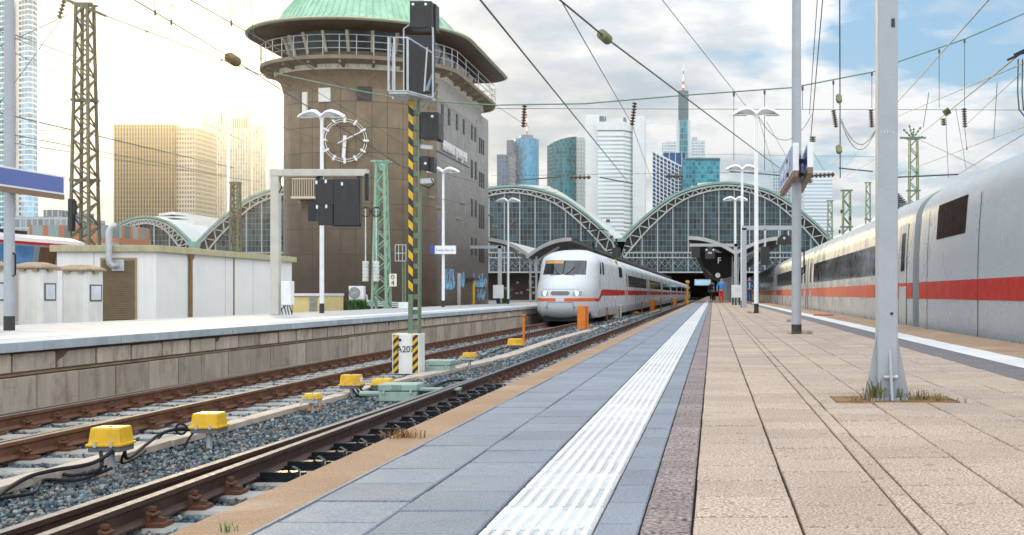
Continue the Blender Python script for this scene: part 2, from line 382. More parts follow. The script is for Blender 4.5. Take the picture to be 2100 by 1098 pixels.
# ------------------------------------------------------------------ ground and track bed
def struct(o): o['kind'] = 'structure'; return o
mb = MB(); mb.grid(lambda u, v: (u, v, -1.02), list(np.linspace(-1700, 1700, 14)), list(np.linspace(-40, 1740, 14)))
struct(mb.build('ground', mat('gravelly_ground', (.20, .19, .17), .9, var=.25, sc=.3, bump=.5, bsc=8), smooth=0))
mb = MB(); mb.grid(lambda u, v: (u, v, BED - .035), [-9.0, -5, -1.2], [1.5, 40, 120, 283])
mb.grid(lambda u, v: (u, v, BED - .035), [3.7, 8.4], [-8, 60, 283])
mb.grid(lambda u, v: (u, v, BED - .035), [-60, -14.4], [-8, 60, 283])
struct(mb.build('track_bed', mat('track_bed_gravel', (.16, .155, .15), .95, var=.3, sc=3, speck=.5, specksc=22, bump=1, bsc=25, dist=.02), smooth=0))

def ballast():
    rng = np.random.default_rng(3)
    ph = (1 + 5 ** .5) / 2
    bv = np.array([(x, y, z) for x in (-1, 1) for y in (-1, 1) for z in (-1, 1)]) * .62
    bf = [(0, 1, 3, 2), (4, 6, 7, 5), (0, 4, 5, 1), (2, 3, 7, 6), (0, 2, 6, 4), (1, 5, 7, 3)]
    iv = np.array([(-1, ph, 0), (1, ph, 0), (-1, -ph, 0), (1, -ph, 0), (0, -1, ph), (0, 1, ph), (0, -1, -ph), (0, 1, -ph), (ph, 0, -1), (ph, 0, 1), (-ph, 0, -1), (-ph, 0, 1)]) / 1.9
    fc_ = np.array([(0, 11, 5), (0, 5, 1), (0, 1, 7), (0, 7, 10), (0, 10, 11), (1, 5, 9), (5, 11, 4), (11, 10, 2), (10, 7, 6), (7, 1, 8), (3, 9, 4), (3, 4, 2), (3, 2, 6), (3, 6, 8), (3, 8, 9), (4, 9, 5), (2, 4, 11), (6, 2, 10), (8, 6, 7), (9, 8, 1)])
    pts = []
    def fill(x0, x1, y0, y1, s):
        n = int((x1 - x0) * (y1 - y0) / (s * s) * 1.25)
        x = rng.uniform(x0, x1, n); y = rng.uniform(y0, y1, n); r = s * rng.uniform(.42, .95, n)
        pts.append(np.stack([x, y, BED - .03 + r * rng.uniform(.0, .55, n), r], 1))
    fill(-6.55, -4.0, 5.5, 14, .047); fill(-6.6, -3.95, 14, 24, .054); fill(-6.6, -3.95, 24, 46, .08); fill(-6.6, -3.95, 46, 90, .14)
    fill(-8.95, -6.55, 9, 26, .055); fill(-8.95, -6.55, 26, 50, .09); fill(-3.95, -1.5, 5.5, 22, .055); fill(-3.95, -1.9, 22, 60, .1)
    A = np.concatenate(pts); n = len(A)
    iv = bv; fc = np.array([t_ for q in bf for t_ in ((q[0], q[1], q[2]), (q[0], q[2], q[3]))])
    V = iv[None] * rng.uniform(.5, 1.35, (n, 8, 3)) * rng.uniform(.55, 1.45, (n, 1, 3))
    th = rng.uniform(0, 6.28, n); ct, st = np.cos(th), np.sin(th); tl = rng.uniform(-.9, .9, n); c2, s2 = np.cos(tl), np.sin(tl)
    x, y, z = V[..., 0], V[..., 1], V[..., 2]
    y, z = y * c2[:, None] - z * s2[:, None], y * s2[:, None] + z * c2[:, None]
    x, y = x * ct[:, None] - y * st[:, None], x * st[:, None] + y * ct[:, None]
    V = np.stack([x, y, z], -1) * A[:, None, 3:4] * .62 + A[:, None, :3]
    Fc = (fc[None] + (np.arange(n) * 8)[:, None, None]).reshape(-1)
    me = bpy.data.meshes.new('ballast'); me.vertices.add(n * 8); me.vertices.foreach_set('co', V.reshape(-1))
    nf = n * 12; me.loops.add(nf * 3); me.loops.foreach_set('vertex_index', Fc.astype(np.int32))
    me.polygons.add(nf); me.polygons.foreach_set('loop_start', np.arange(0, nf * 3, 3, dtype=np.int32)); me.polygons.foreach_set('loop_total', np.full(nf, 3, dtype=np.int32))
    me.update(); me.validate()
    t = NT('ballast_stone'); g = t.new('ShaderNodeNewGeometry'); r = t.new('ShaderNodeValToRGB'); t.l.new(g.outputs['Random Per Island'], r.inputs[0])
    e = r.color_ramp.elements
    for p, c in ((.0, (.018, .032, .042)), (.35, (.045, .075, .095)), (.62, (.10, .145, .17)), (.84, (.22, .26, .28)), (.92, (.22, .16, .11)), (1., (.40, .37, .33))):
        el = e.new(p) if p not in (0., 1.) else e[0 if p == 0 else -1]; el.position = p; el.color = (*c, 1)
    rc = t.mix(t.rng(t.noise(.9, 5, .7), .50, .66, 0, .55), r.outputs[0], (.15, .085, .05))
    vm = t.new('ShaderNodeVectorMath', operation='SCALE'); t.l.new(rc, vm.inputs[0]); t.l.new(t.rng(t.noise(40), .3, .7, .7, 1.3), vm.inputs['Scale'])
    me.materials.append(t.fin(vm.outputs[0], .75)); o = bpy.data.objects.new('ballast_stones', me); C.objects.link(o)
    tag(o, 'blue grey crushed stone ballast between and beside the tracks', 'ballast', kind='stuff')
ballast()

# ------------------------------------------------------------------ sleepers (each a thing) and rails
XL0, XL1, XR0, XR1 = -8.13, -6.65, -3.90, -2.42
def chair(p, x, big=True):
    m = MB(); m.box((x, 0, -.006), (.36, .15, .03)); m.bx(x - .085, x - .055, -.055, .055, 0, .07); m.bx(x + .055, x + .085, -.055, .055, 0, .07)
    if big:
        for sx in (-1, 1):
            m.tube([(x + sx * .07, 0, .0), (x + sx * .07, 0, .115)], .014, 8); m.lathe([(.03, .085), (.03, .108)], (x + sx * .07, 0, 0), 6)
            m.tube([(x + sx * .05, -.04, .075), (x + sx * .10, -.04, .06), (x + sx * .10, .04, .06), (x + sx * .05, .04, .075)], .014, 6)
            m.lathe([(.024, .01), (.024, .04)], (x + sx * .145, 0, 0), 6)
    return m
def make_sleeper(x0, x1, xa, xb, cat_label, group, kind='clip'):
    cx = (x0 + x1) / 2
    t = T('sleeper', cat_label, 'sleeper', (cx, 0, -.945), group)
    m = MB(); m.loft([[(cx + sx * w, sy * d, z) for sx, sy in ((-1, -1), (1, -1), (1, 1), (-1, 1))] for w, d, z in (((xb - xa) / 2, .14, -1.14), ((xb - xa) / 2 - .01, .13, -.965), ((xb - xa) / 2 - .04, .105, -.945))], True, True)
    m.v = [(a + (xa + xb) / 2 - cx, b, c) for a, b, c in m.v]
    m.build('block', sleeperm, t, smooth=0)
    for x in (x0, x1):
        k = chair(t, x); k.v = [(a, b, c - .925) for a, b, c in k.v]
        k.build('fastening', fastrust, t, smooth=30)
    return t
sl = make_sleeper(XL0, XL1, -8.75, -6.05, 'concrete sleeper across the left track ahead of the white train', 'concrete sleepers under the left track')
y = 9.3
sl.location.y = y; y += .6
while y < 50.5: dup(sl, (sl.location.x, y + random.uniform(-.02, .02), sl.location.z), random.uniform(-.01, .01)); y += .6
sr = make_sleeper(XR0, XR1, -4.5, -1.85, 'concrete sleeper sticking out under the near rail by the tan platform edge', 'concrete sleepers under the near track')
# sleepers of the points: greased slide chairs stick out on the platform side of the rail
sp_ = T('sleeper', 'sleeper with greased slide chair beside the moving point blade', 'sleeper', (-3.16, 0, -.945), 'point sleepers with slide chairs')
m = MB(); m.loft([[(-3.16 + sx * w, sy * d, z) for sx, sy in ((-1, -1), (1, -1), (1, 1), (-1, 1))] for w, d, z in ((1.4, .14, -1.14), (1.39, .13, -.965), (1.36, .105, -.945))], True, True)
m.build('block', sleeperm, sp_, smooth=0)
m = MB(); m.bx(-4.35, -3.42, -.075, .075, -.945, -.905); m.bx(-3.82, -3.52, -.05, .05, -.905, -.865)
m.loft([[(-3.60, -.03, -.865), (-3.60, .03, -.865)], [(-3.56, -.03, -.82), (-3.56, .03, -.82)], [(-3.50, -.03, -.86), (-3.50, .03, -.86)]], False)
for sx in (-4.25, -3.47): m.lathe([(.025, -.905), (.025, -.87)], (sx, 0, 0), 6)
m.build('slide_chair', darksteel, sp_)
y = 6.3; first_r = first_p = True
while y < 62:
    pt = 9.2 < y < 18.7
    o = sp_ if pt else sr
    if pt and first_p: o.location.y = y; first_p = False
    elif not pt and first_r: o.location.y = y; first_r = False
    else: dup(o, (o.location.x, y + random.uniform(-.02, .02), o.location.z), random.uniform(-.01, .01))
    y += .6
RP = [(-.036, 0), (.036, 0), (.036, -.035), (.012, -.05), (.009, -.125), (.065, -.15), (.065, -.165), (-.065, -.165), (-.065, -.15), (-.009, -.125), (-.012, -.05), (-.036, -.035)]
def rail(name, label, path, cat='rail', group=None, top=RAIL, prof=RP, n=None):
    m = MB(); rings = []
    for (x, y) in path: rings.append([(x + a, y, top + b) for a, b in prof])
    m.loft(rings, True, True)
    k = len(prof)
    for i in range(len(path) - 1): m.m[i * k] = 1
    o = m.build(name, RMAT, smooth=25); tag(o, label, cat, group); return o
RMAT = [rust, mat('worn_brown_rail_head', (.16, .13, .115), .7, metal=.2, var=.2, sc=8)]
rail('rail', 'rusty left rail of the left track with bright worn head, along the platform wall', [(XL0, 6.0), (XL0, 290)])
rail('rail', 'rusty right rail of the left track, behind the yellow boxes', [(XL1, 5.0), (XL1, 290)])
RMAT = [mat('dark_brown_rail', (.060, .030, .022), .5, var=.3, sc=6), railtop]
rail('rail', 'dark rail of the near track running along the tan platform edge', [(XR0, 3.0), (XR0, 290)])
rail('rail', 'far rail of the near track tucked under the platform edge', [(XR1, 3.0), (XR1, 290)])
rail('rail', 'shiny point blade closing onto the near rail below the green box', [(-4.24, 5.2), (-4.15, 9), (-4.05, 13), (-3.985, 18.3)], 'rail', top=RAIL - .004)
RMAT = [rust, MATS['worn_brown_rail_head']]
rail('rail', 'short blade rail ending beside the left rail along the platform wall', [(XL0 - .19, 8.0), (XL0 - .17, 16), (XL0 - .10, 23)], 'rail', top=RAIL - .004)
rail('rail', 'blade rail at the left picture edge joining the rail behind the yellow boxes', [(XL1 - .22, 8.5), (XL1 - .14, 10.5), (XL1 - .08, 12.6)], 'rail', top=RAIL - .004)
for i, x in enumerate((5.04, 6.52)):
    rail('rail', ['left', 'right'][i] + ' rail under the passing train on the right', [(x, -4), (x, 290)])
# concrete cable duct
pts = [(-5.78, 5.5), (-5.75, 12), (-5.72, 19), (-5.3, 24), (-5.15, 28), (-5.35, 36), (-5.3, 48), (-5.2, 75), (-5.1, 110)]
m = MB()
def along(pts, s):
    for (a, b), (c, d) in zip(pts, pts[1:]):
        l = math.hypot(c - a, d - b)
        if s <= l: return a + (c - a) * s / l, b + (d - b) * s / l
        s -= l
    return pts[-1]
s = 0
while s < 100:
    a = along(pts, s); b = along(pts, s + .96)
    w = .20 if s < 15 else .34
    m.bar((a[0] + random.uniform(-.012, .012), a[1], -.93 + random.uniform(-.006, .006)), (b[0] + random.uniform(-.012, .012), b[1], -.93 + random.uniform(-.006, .006)), w, .07); s += 1.0
tag(m.build('cable_duct', ductm, smooth=0, bevel=.006), 'long concrete cable duct of lid slabs lying in the ballast between the tracks', 'cable duct')

# ------------------------------------------------------------------ our platform
def slabs(m, x0, x1, y0, y1, ly, gap=.006, gx=None, mi=0, jit=.002, h=.03, z=0.0, stag=0):
    y = y0 - stag
    while y < y1:
        a, b = y + gap / 2, y + ly - gap / 2; dz = random.uniform(-jit, jit); tx = random.uniform(-jit, jit) * .6; g_ = gx or gap; xa, xb = x0 + g_ / 2, x1 - g_ / 2; e = .004
        zz = [z + dz + tx * sx for sx in (-1, 1, 1, -1)]
        t = [(xa + e, a + e, zz[0]), (xb - e, a + e, zz[1]), (xb - e, b - e, zz[2]), (xa + e, b - e, zz[3])]
        u = [(xa, a, zz[0] - e), (xb, a, zz[1] - e), (xb, b, zz[2] - e), (xa, b, zz[3] - e)]; d = [(q[0], q[1], z - h) for q in u]
        k = [(0, 1, 2, 3)] + [(4 + i, 4 + (i + 1) % 4, (i + 1) % 4, i) for i in range(4)] + [(8 + i, 8 + (i + 1) % 4, 4 + (i + 1) % 4, 4 + i) for i in range(4)]
        m.add(t + u + d, k, mi); y += ly
XE, XER = -1.454, 3.95
mb = MB(); mb.bx(XE + .12, XER - .12, 1.0, 285, -.98, -.022); mb.bx(-1.2, XER - .12, -8, 1.0, -.98, -.022)
plat = struct(mb.build('platform', joint, smooth=0))
m = MB(); m.bx(XE, -1.235, 1.6, 285, -.14, 0.0); m.build('edge_coping', cord, plat, smooth=0, bevel=.008)
m = MB()
for xa, xb, st in ((-1.228, -.930, .07), (-.930, -.633, .22), (-.322, -.199, .1)): slabs(m, xa, xb, 1.6, 100, .31, stag=st, gap=.008, gx=.006)
m.bx(-1.237, -1.226, 1.6, 100, -.03, .003); m.build('grey_paving', tilegrey, plat, smooth=0, fix=False)
m = MB()                                                            # ribbed guide strip
slabs(m, -.633, -.322, 1.6, 120, .31, stag=.15, z=-.004, gap=.012)
m.m = [1] * len(m.f)
y = 1.6 - .15
while y < 26:
    for j in range(8):
        xr = -.633 + .020 + j * .0385
        yy0, yy1 = y + .016, y + .294
        m.add([(xr - .011, yy0, -.004), (xr + .011, yy0, -.004), (xr + .007, yy0 + .003, .003), (xr - .007, yy0 + .003, .003), (xr - .011, yy1, -.004), (xr + .011, yy1, -.004), (xr + .007, yy1 - .003, .003), (xr - .007, yy1 - .003, .003)],
              [(0, 1, 2, 3), (7, 6, 5, 4), (3, 2, 6, 7), (1, 5, 6, 2), (0, 3, 7, 4)])
    y += .31
m.build('guide_strip', [whitestr, mat('guide_strip_groove', (.52, .52, .51), .8, var=.15, sc=5, isl=.08, spots=.3)], plat, smooth=0, fix=False)
m = MB(); slabs(m, -.199, -.058, 1.6, 100, .155, stag=.05, gap=.006); m.build('brown_sett_row', brownset, plat, smooth=0, fix=False)
m = MB(); cols = [-.058, .245, .555, .628, .94, 1.26, 1.57, 1.89, 2.28]; patch = (.80, 1.45, 6.55, 6.9)
for i, (xa, xb) in enumerate(zip(cols, cols[1:])):
    for yy in np.arange(1.6 - (i * .137) % .31, 100, .31):
        if xb > .63 and xa < 1.5 and yy + .31 > 6.44 and yy < 6.90:
            if yy < 6.40: slabs(m, xa, xb, yy, yy + .01, 6.44 - yy, gap=.004, gx=.011)
            if yy + .31 > 6.93: slabs(m, xa, xb, 6.90, 6.91, yy + .31 - 6.90, gap=.004, gx=.011)
            if xa < .63 + .3 and xb > .9 and xa > .6: slabs(m, .628, .73, 6.44, 6.45, .46, gap=.004, gx=.006)
            if xb > 1.5: slabs(m, 1.462, 1.57, 6.44, 6.45, .46, gap=.004, gx=.006)
            continue
        slabs(m, xa + random.uniform(-.0015, .0015), xb + random.uniform(-.0015, .0015), yy, yy + .3, .31, gap=random.choice((.006, .009, .012, .015)), gx=.009 if yy < 30 else .016)
m.build('beige_paving', beige, plat, smooth=0, fix=False)
m = MB()

m = MB(); m.bx(2.284, 2.686, 1, 285, -.03, -.001); m.build('dark_edge_paving', darkset, plat, smooth=0)
m = MB(); slabs(m, 2.69, 3.06, -6, 285, .6, gap=.004); m.build('white_edge_line', whitestr, plat, smooth=0, fix=False)
m = MB(); slabs(m, 3.066, XER, -6, 285, .8, gap=.01, h=.14); m.build('tan_edge_paving', mat('tan_edge_slab', (.36, .24, .15), .85, var=.25, sc=2, isl=.1, speck=.3, specksc=120, bump=.5, bsc=90), plat, smooth=0, fix=False)
m = MB(); m.bx(-1.23, 2.284, 100.4, 285, -.03, -.002); m.build('far_paving', beige, plat, smooth=0)
# soil pit round the steel column, with broken setts
m = MB()
m.bx(.734, 1.46, 6.442, 6.898, -.03, -.008)
for i in range(9):
    for j in range(4):
        x = .78 + i * .0795 + random.uniform(-.012, .012); yy = 6.50 + j * .113 + random.uniform(-.012, .012)
        m.box((x, yy, -.018 + random.uniform(-.004, .004)), (random.uniform(.075, .1), random.uniform(.075, .105), .03), rz=random.uniform(-.25, .25), rx=random.uniform(-.06, .06))
m.build('broken_sett_pit', soil, plat, smooth=0, bevel=.006)

# ------------------------------------------------------------------ left platform with its block wall
XW = -9.12
mb = MB(); mb.bx(-14.07, XW - .25, 2, 285, -.98, -.004)
lp = struct(mb.build('platform', leftpave, smooth=0))
m = MB()
for yy in np.arange(3.2, 284, .98): m.bx(XW - .42, XW + random.uniform(-.006, .006), yy + .008, yy + .972, -.125, 0.004)
m.build('edge_coping', coping, lp, smooth=0, bevel=.008)
m = MB(); m.bx(-10.72, -10.1, 2, 285, -.0035, .0005); m.build('white_edge_line', whitestr, lp, smooth=0)
m = MB(); m.bx(-14.07, -13.9, 2, 285, -.003, .004); m.build('back_kerb', whitestr, lp, smooth=0)
wl = T('platform_wall', 'stained concrete block wall under the left platform edge beside the track', 'wall', (XW - .2, 30, -.98))
m = MB(); m.bx(XW - .40, XW - .115, 3, 285, -.99, -.13); m.build('mortar_backing', mortar, wl, smooth=0)
m = MB(); random.seed(11)
for yy in np.arange(3.6, 284, .985):
    a, b = yy + .026, yy + .958; x = XW - .10; z0, z1 = -.400, -.165 + random.uniform(-.012, .012)
    if random.random() < .13:                                       # a broken corner
        q = random.uniform(.1, .3); out = [(a, z0), (b, z0), (b, z1), (a + q, z1), (a + q * .6, z1 - .07), (a, z0 + random.uniform(.05, .15))]
    else: out = [(a, z0), (b, z0), (b, z1 - .02), (b - .03, z1), (a + .03, z1), (a, z1 - .02)]
    k = len(out); xo = x + random.uniform(-.006, .008)
    m.add([(xo, p, q) for p, q in out] + [(x - .06, p, q) for p, q in out], [tuple(range(k))] + [(i, k + i, k + (i + 1) % k, (i + 1) % k) for i in range(k)])
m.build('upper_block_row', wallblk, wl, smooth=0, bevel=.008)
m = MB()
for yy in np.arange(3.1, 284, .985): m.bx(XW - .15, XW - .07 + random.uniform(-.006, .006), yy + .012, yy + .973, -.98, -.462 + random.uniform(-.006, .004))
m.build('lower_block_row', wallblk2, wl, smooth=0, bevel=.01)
m = MB(); m.bx(XW - .2, XW - .075, 3, 285, -.446, -.425); m.build('ledge', mat('brown_ledge', (.23, .16, .10), .9, var=.35, bump=.5), wl, smooth=0)
random.seed(7)
# ------------------------------------------------------------------ trains
ZB, ZT, HW = -.58, 3.06, 1.51
def halfw(z):                                       # half width of the body at height z
    if z < -.2: return HW - .10 * ((-.2 - z) / .38) ** 1.5
    if z < .9: return HW
    if z < 2.15: return HW - .06 * ((z - .9) / 1.25) ** 2
    t = min(max((z - 2.15) / (ZT - 2.15), 0), 1)
    return (HW - .06) * max(1 - t ** 2.3, 0) ** (1 / 1.9)
def yf(z):                                          # rake of the nose on the centre line
    t = [(-.6, .95), (-.45, .45), (-.2, .12), (.1, 0), (.5, .02), (.95, .16), (1.25, .48), (1.55, .95), (2.35, 2.1), (2.6, 2.75), (2.8, 3.7), (2.95, 5.0), (3.06, 7.4)]
    for (a, b), (c, d) in zip(t, t[1:]):
        if z <= c: return b + (d - b) * max(0, (z - a)) / (c - a)
    return t[-1][1]
def bulge(z): return 3.4 if z < 1.4 else max(3.4 - (z - 1.4) * 1.55, .4)
def nose(u, z, off=0.):                             # u in -1..1 across the front
    w = halfw(z); a = abs(u)
    k = 1 - (1 - min(a, 1) ** 2.6) ** (1 / 2.1)
    return Vector((u * w * (1 + off / max(w, .3) * .6), yf(z) + bulge(z) * k - off, z))
def powercar(root, trainw=trainw):
    """Nose at y=0, coupling at y=20.5; local to root (x=0 centre)."""
    O = Vector(WLOC[root.name])
    zs = [ZB, -.5, -.4, -.2, 0, .3, .6, .9, 1.1, 1.3, 1.5, 1.7, 1.9, 2.1, 2.25, 2.4, 2.55, 2.68, 2.8, 2.9, 2.97, 3.02, 3.05, 3.058]
    us = [math.sin(t * math.pi / 2) for t in np.linspace(-1, 1, 45)]
    sh = lambda v: tuple(v + O)
    m = MB(); m.grid(lambda u, z: sh(nose(u, z)), us, zs)
    for s in (-1, 1): m.grid(lambda y, z: sh(Vector((s * halfw(z), nose(1, z).y + (20.3 - nose(1, z).y) * y, z))), [0, .1, .3, .6, 1], zs)
    m.add([sh(Vector((s * halfw(z), 20.3, z))) for z in zs for s in (-1, 1)], [(2 * i, 2 * i + 1, 2 * i + 3, 2 * i + 2) for i in range(len(zs) - 1)])
    bd = m.build('power_car_body', trainw, root, smooth=50)
    def patch(name, u0, u1, z0, z1, mt, off=.015, n=16, parent=None, zf=None):
        k = MB(); k.grid(lambda u, v: sh(nose(u0(v) if callable(u0) else u0 + (u1 - u0) * u, z0 + (z1 - z0) * v, off)) if not zf else sh(nose(u0 + (u1 - u0) * u, zf(u, v), off)), list(np.linspace(0, 1, n)), list(np.linspace(0, 1, 8)))
        return k.build(name, mt, parent or bd, smooth=60, fix=True)
    for s in (-1, 1):
        a, b = (-.71, -.02) if s < 0 else (.02, .71)
        patch('windscreen_pane', a, b, 1.60, 2.32, glassd, .02)
        a, b = (-.66, -.40) if s < 0 else (.40, .66)
        hl = patch('headlight_cover', a, b, .56, .76, mat('headlight_glass', (.30, .32, .33), .12, var=.05), .012)
        c = nose(s * .50, .66, .03)
        k = MB(); k.lathe([(.001, -.012), (.085, 0), (.085, .03)], c + O + Vector((0, -.01, 0)), 16, axis='Y')
        k.build('headlamp', MATS.get('lamp_on') or emit('lamp_on', (1, .95, .82), 6), hl)
        a, b = (-.97, -.14) if s < 0 else (.14, .97)
        patch('bumper_stripe', a, b, .28, .43, MATS.get('orange_red') or mat('orange_red', (.68, .10, .02), .4, var=.05), .012, 24)
        k = MB()                                                    # red stripe climbing from the bumper onto the flank
        ys = [nose(1, .3).y + d for d in (-.02, .3, .7, 1.1, 1.6, 2.2, 3, 6, 10, 15)] + [20.28]
        def lo(y, y0=nose(1, .3).y): t = min(max((y - y0) / 2.0, 0), 1); t = t * t * (3 - 2 * t); return .24 + .30 * t, .40 + .48 * t
        k.grid(lambda y, v: sh(Vector((s * (halfw(lo(y)[0] + (lo(y)[1] - lo(y)[0]) * v) + .006), y, lo(y)[0] + (lo(y)[1] - lo(y)[0]) * v))), ys, [0, .5, 1])
        k.grid(lambda u, v: sh(nose(s * u, .26 + .15 * v, .012)), list(np.linspace(.965, 1, 5)), [0, .5, 1])
        k.build('red_stripe', trainr, bd, smooth=60)
        def side(name, y0, y1, z0, z1, mt, skew=0., o_=.008):
            q = MB(); q.grid(lambda y, v: sh(Vector((s * (halfw(z0 + (z1 - z0) * v) + o_), y0 + (y1 - y0) * y + skew * v * (1 - y), z0 + (z1 - z0) * v))), [0, 1], list(np.linspace(0, 1, 6)))
            return q.build(name, mt, bd, smooth=60)
        side('cab_quarterlight', 4.35, 5.2, 1.68, 2.3, glassd, skew=.55)
        side('cab_window', 5.9, 6.7, 1.66, 2.34, glassd)
        side('side_window', 16.2, 18.6, 1.68, 2.34, mat('brown_black_window', (.022, .014, .013), .6, var=.2, spec=.02))
        for y0 in (7.6, 15.2, 19.4): side('door_seam', y0, y0 + .03, -.2, 2.3, under)
        side('skirt_panel', nose(1, -.2).y + .2, 20.28, -.5, -.12, trainskirt)
        k = MB(); k.tube([sh(nose(s * .06, 1.58, .04)), sh(nose(s * .20, 1.70, .05)), sh(nose(s * .36, 2.0, .05))], .014, 6); k.tube([sh(nose(s * .08, 1.60, .05)), sh(nose(s * .40, 1.56, .06))], .012, 6)
        k.build('wiper', blackrub, bd)
    patch('windscreen_pillar', -.02, .02, 1.60, 2.32, under, .022, 3)
    patch('windscreen_blind', -.68, -.05, 2.16, 2.29, mat('orange_blind', (.55, .24, .04), .4, var=.1), .024, 8)
    for j in range(5): patch('grille_slat', -.30 if j in (1, 2, 3) else -.26, .30 if j in (1, 2, 3) else .26, .575 + j * .042, .597 + j * .042, under, .016, 10)
    c = nose(0, 1.44, .03); k = MB(); k.lathe([(.001, -.02), (.09, 0), (.09, .05)], c + O, 16, axis='Y'); k.build('top_headlamp', MATS['lamp_on'], bd)
    k = MB()
    for s in (-1, 1): k.lathe([(.001, -.005), (.03, 0), (.03, .03)], nose(s * .45, -.02, .02) + O, 10, axis='Y')
    k.build('tow_plug', under, bd)
    for u_ in (-.42, .42): patch('hatch_seam', u_ - .004, u_ + .004, -.42, .24, under, .011, 2)
    patch('hatch_seam', -.42, .42, .225, .24, under, .012, 12); patch('hatch_seam', -.6, .6, .86, .872, mat('grey_seam', (.2, .21, .22), .6), .012, 20)
    for yb in (4.6, 16.2):
        k = MB(); k.bx(O.x - 1.25, O.x + 1.25, O.y + yb - 1.9, O.y + yb + 1.9, O.z - .62, O.z - .45)
        for s in (-1, 1):
            for d in (-1.25, 1.25): k.lathe([(.44, -.07), (.46, -.04), (.46, .07), (.2, .08)], O + Vector((s * .74, yb + d, -.32)), 20, axis='X')
        k.build('bogie', under, root)
    k = MB(); k.bx(O.x - 1.3, O.x + 1.3, O.y + 1.6, O.y + 20, O.z - .60, O.z - .2); k.bx(O.x - .9, O.x + .9, O.y + .7, O.y + 1.6, O.z - .70, O.z - .46)
    k.build('underframe', under, root, smooth=0)
    k = MB()                                                        # pantograph
    z0 = O.z + ZT; yb = O.y + 15.5
    k.bx(O.x - .5, O.x + .5, yb - .5, yb + .6, z0 - .02, z0 + .12); k.bar((O.x, yb + .5, z0 + .1), (O.x, yb - .9, z0 + .75), .07); k.bar((O.x, yb - .9, z0 + .75), (O.x, yb + .2, z0 + 1.6), .05)
    for d in (-.2, .2): k.tube([(O.x - .85, yb + .2 + d, z0 + 1.50), (O.x - .6, yb + .2 + d, z0 + 1.62), (O.x + .6, yb + .2 + d, z0 + 1.62), (O.x + .85, yb + .2 + d, z0 + 1.50)], .022, 6)
    k.build('pantograph', darksteel, root)
    k = MB()
    for d in (10.5, 11.2, 12.0): k.lathe([(.1, 0), (.06, .1), (.1, .16), (.05, .2), (.09, .26)], (O.x + .3, O.y + d, z0 - .03), 10)
    k.bx(O.x - .6, O.x + .6, O.y + 8, O.y + 9.6, z0 - .05, z0 + .12)
    k.build('roof_equipment', darksteel, root)
    return bd
def coach(root, y0, ln=25.9, detail=True, trainw=trainw):
    O = Vector(WLOC[root.name]); zs = [ZB, -.4, -.2, 0, .4, .9, 1.1, 1.5, 1.95, 2.15, 2.3, 2.45, 2.6, 2.75, 2.87, 2.96, 3.02, 3.05, 3.058]
    sec = [(-halfw(z), z) for z in zs] + [(halfw(z), z) for z in reversed(zs)]
    k = MB(); k.loft([[(O.x + x, O.y + y, O.z + z) for x, z in sec] for y in (y0, y0 + ln)], True, True)
    bd = k.build('coach_body', trainw, root, smooth=40)
    for s in (-1, 1):
        def side(name, a, b, z0, z1, mt, o_=.008):
            q = MB(); q.grid(lambda y, v: (O.x + s * (halfw(z0 + (z1 - z0) * v) + o_), O.y + y0 + a + (b - a) * y, O.z + z0 + (z1 - z0) * v), [0, 1], [0, .33, .66, 1])
            return q.build(name, mt, bd, smooth=60)
        side('window_band', 2.6, ln - 2.6, 1.12, 1.92, MATS.get('trainglass') or mat('trainglass', (.018, .022, .026), .05, var=.5, sc=.8, spec=.9))
        if detail:
            for j in range(1, 11): side('window_bar', 2.6 + j * (ln - 5.2) / 11, 2.66 + j * (ln - 5.2) / 11, 1.12, 1.92, under, .010)
        side('red_stripe', 0, ln, .54, .88, trainr)
        side('skirt_panel', 0, ln, -.5, -.12, trainskirt)
        for a in (.75, ln - 1.75):
            d = side('door', a, a + .95, -.1, 2.2, trainw, .010); side('door_window', a + .25, a + .7, 1.15, 2.0, glassd, .016)
            side('door_seam', a - .02, a + .012, -.1, 2.2, under, .012); side('door_seam', a + .94, a + .97, -.1, 2.2, under, .012)
    k = MB(); k.bx(O.x - 1.3, O.x + 1.3, O.y + y0 + .3, O.y + y0 + ln - .3, O.z - .66, O.z - .4); k.build('underframe', under, root, smooth=0)
    k = MB(); sec2 = [(x * .86, -.45 + (z + .58) * .91) for x, z in sec]
    k.loft([[(O.x + x, O.y + y, O.z + z) for x, z in sec2] for y in (y0 - .72, y0 + .02)], True, True); k.build('gangway_bellows', blackrub, root, smooth=40)
t1 = T('high_speed_train', 'white high speed train with red stripe standing at the left platform, headlights lit', 'train', (-7.40, 53.0, 0))
powercar(t1)
for i in range(8): coach(t1, 21.0 + i * 26.42, detail=i < 3)
t2 = T('high_speed_train', 'white high speed train with red stripe passing on the right beyond the platform edge', 'train', (5.79, 2.5, 0))
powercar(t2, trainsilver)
for i in range(8): coach(t2, 21.0 + i * 26.42, detail=i < 3, trainw=trainsilver)
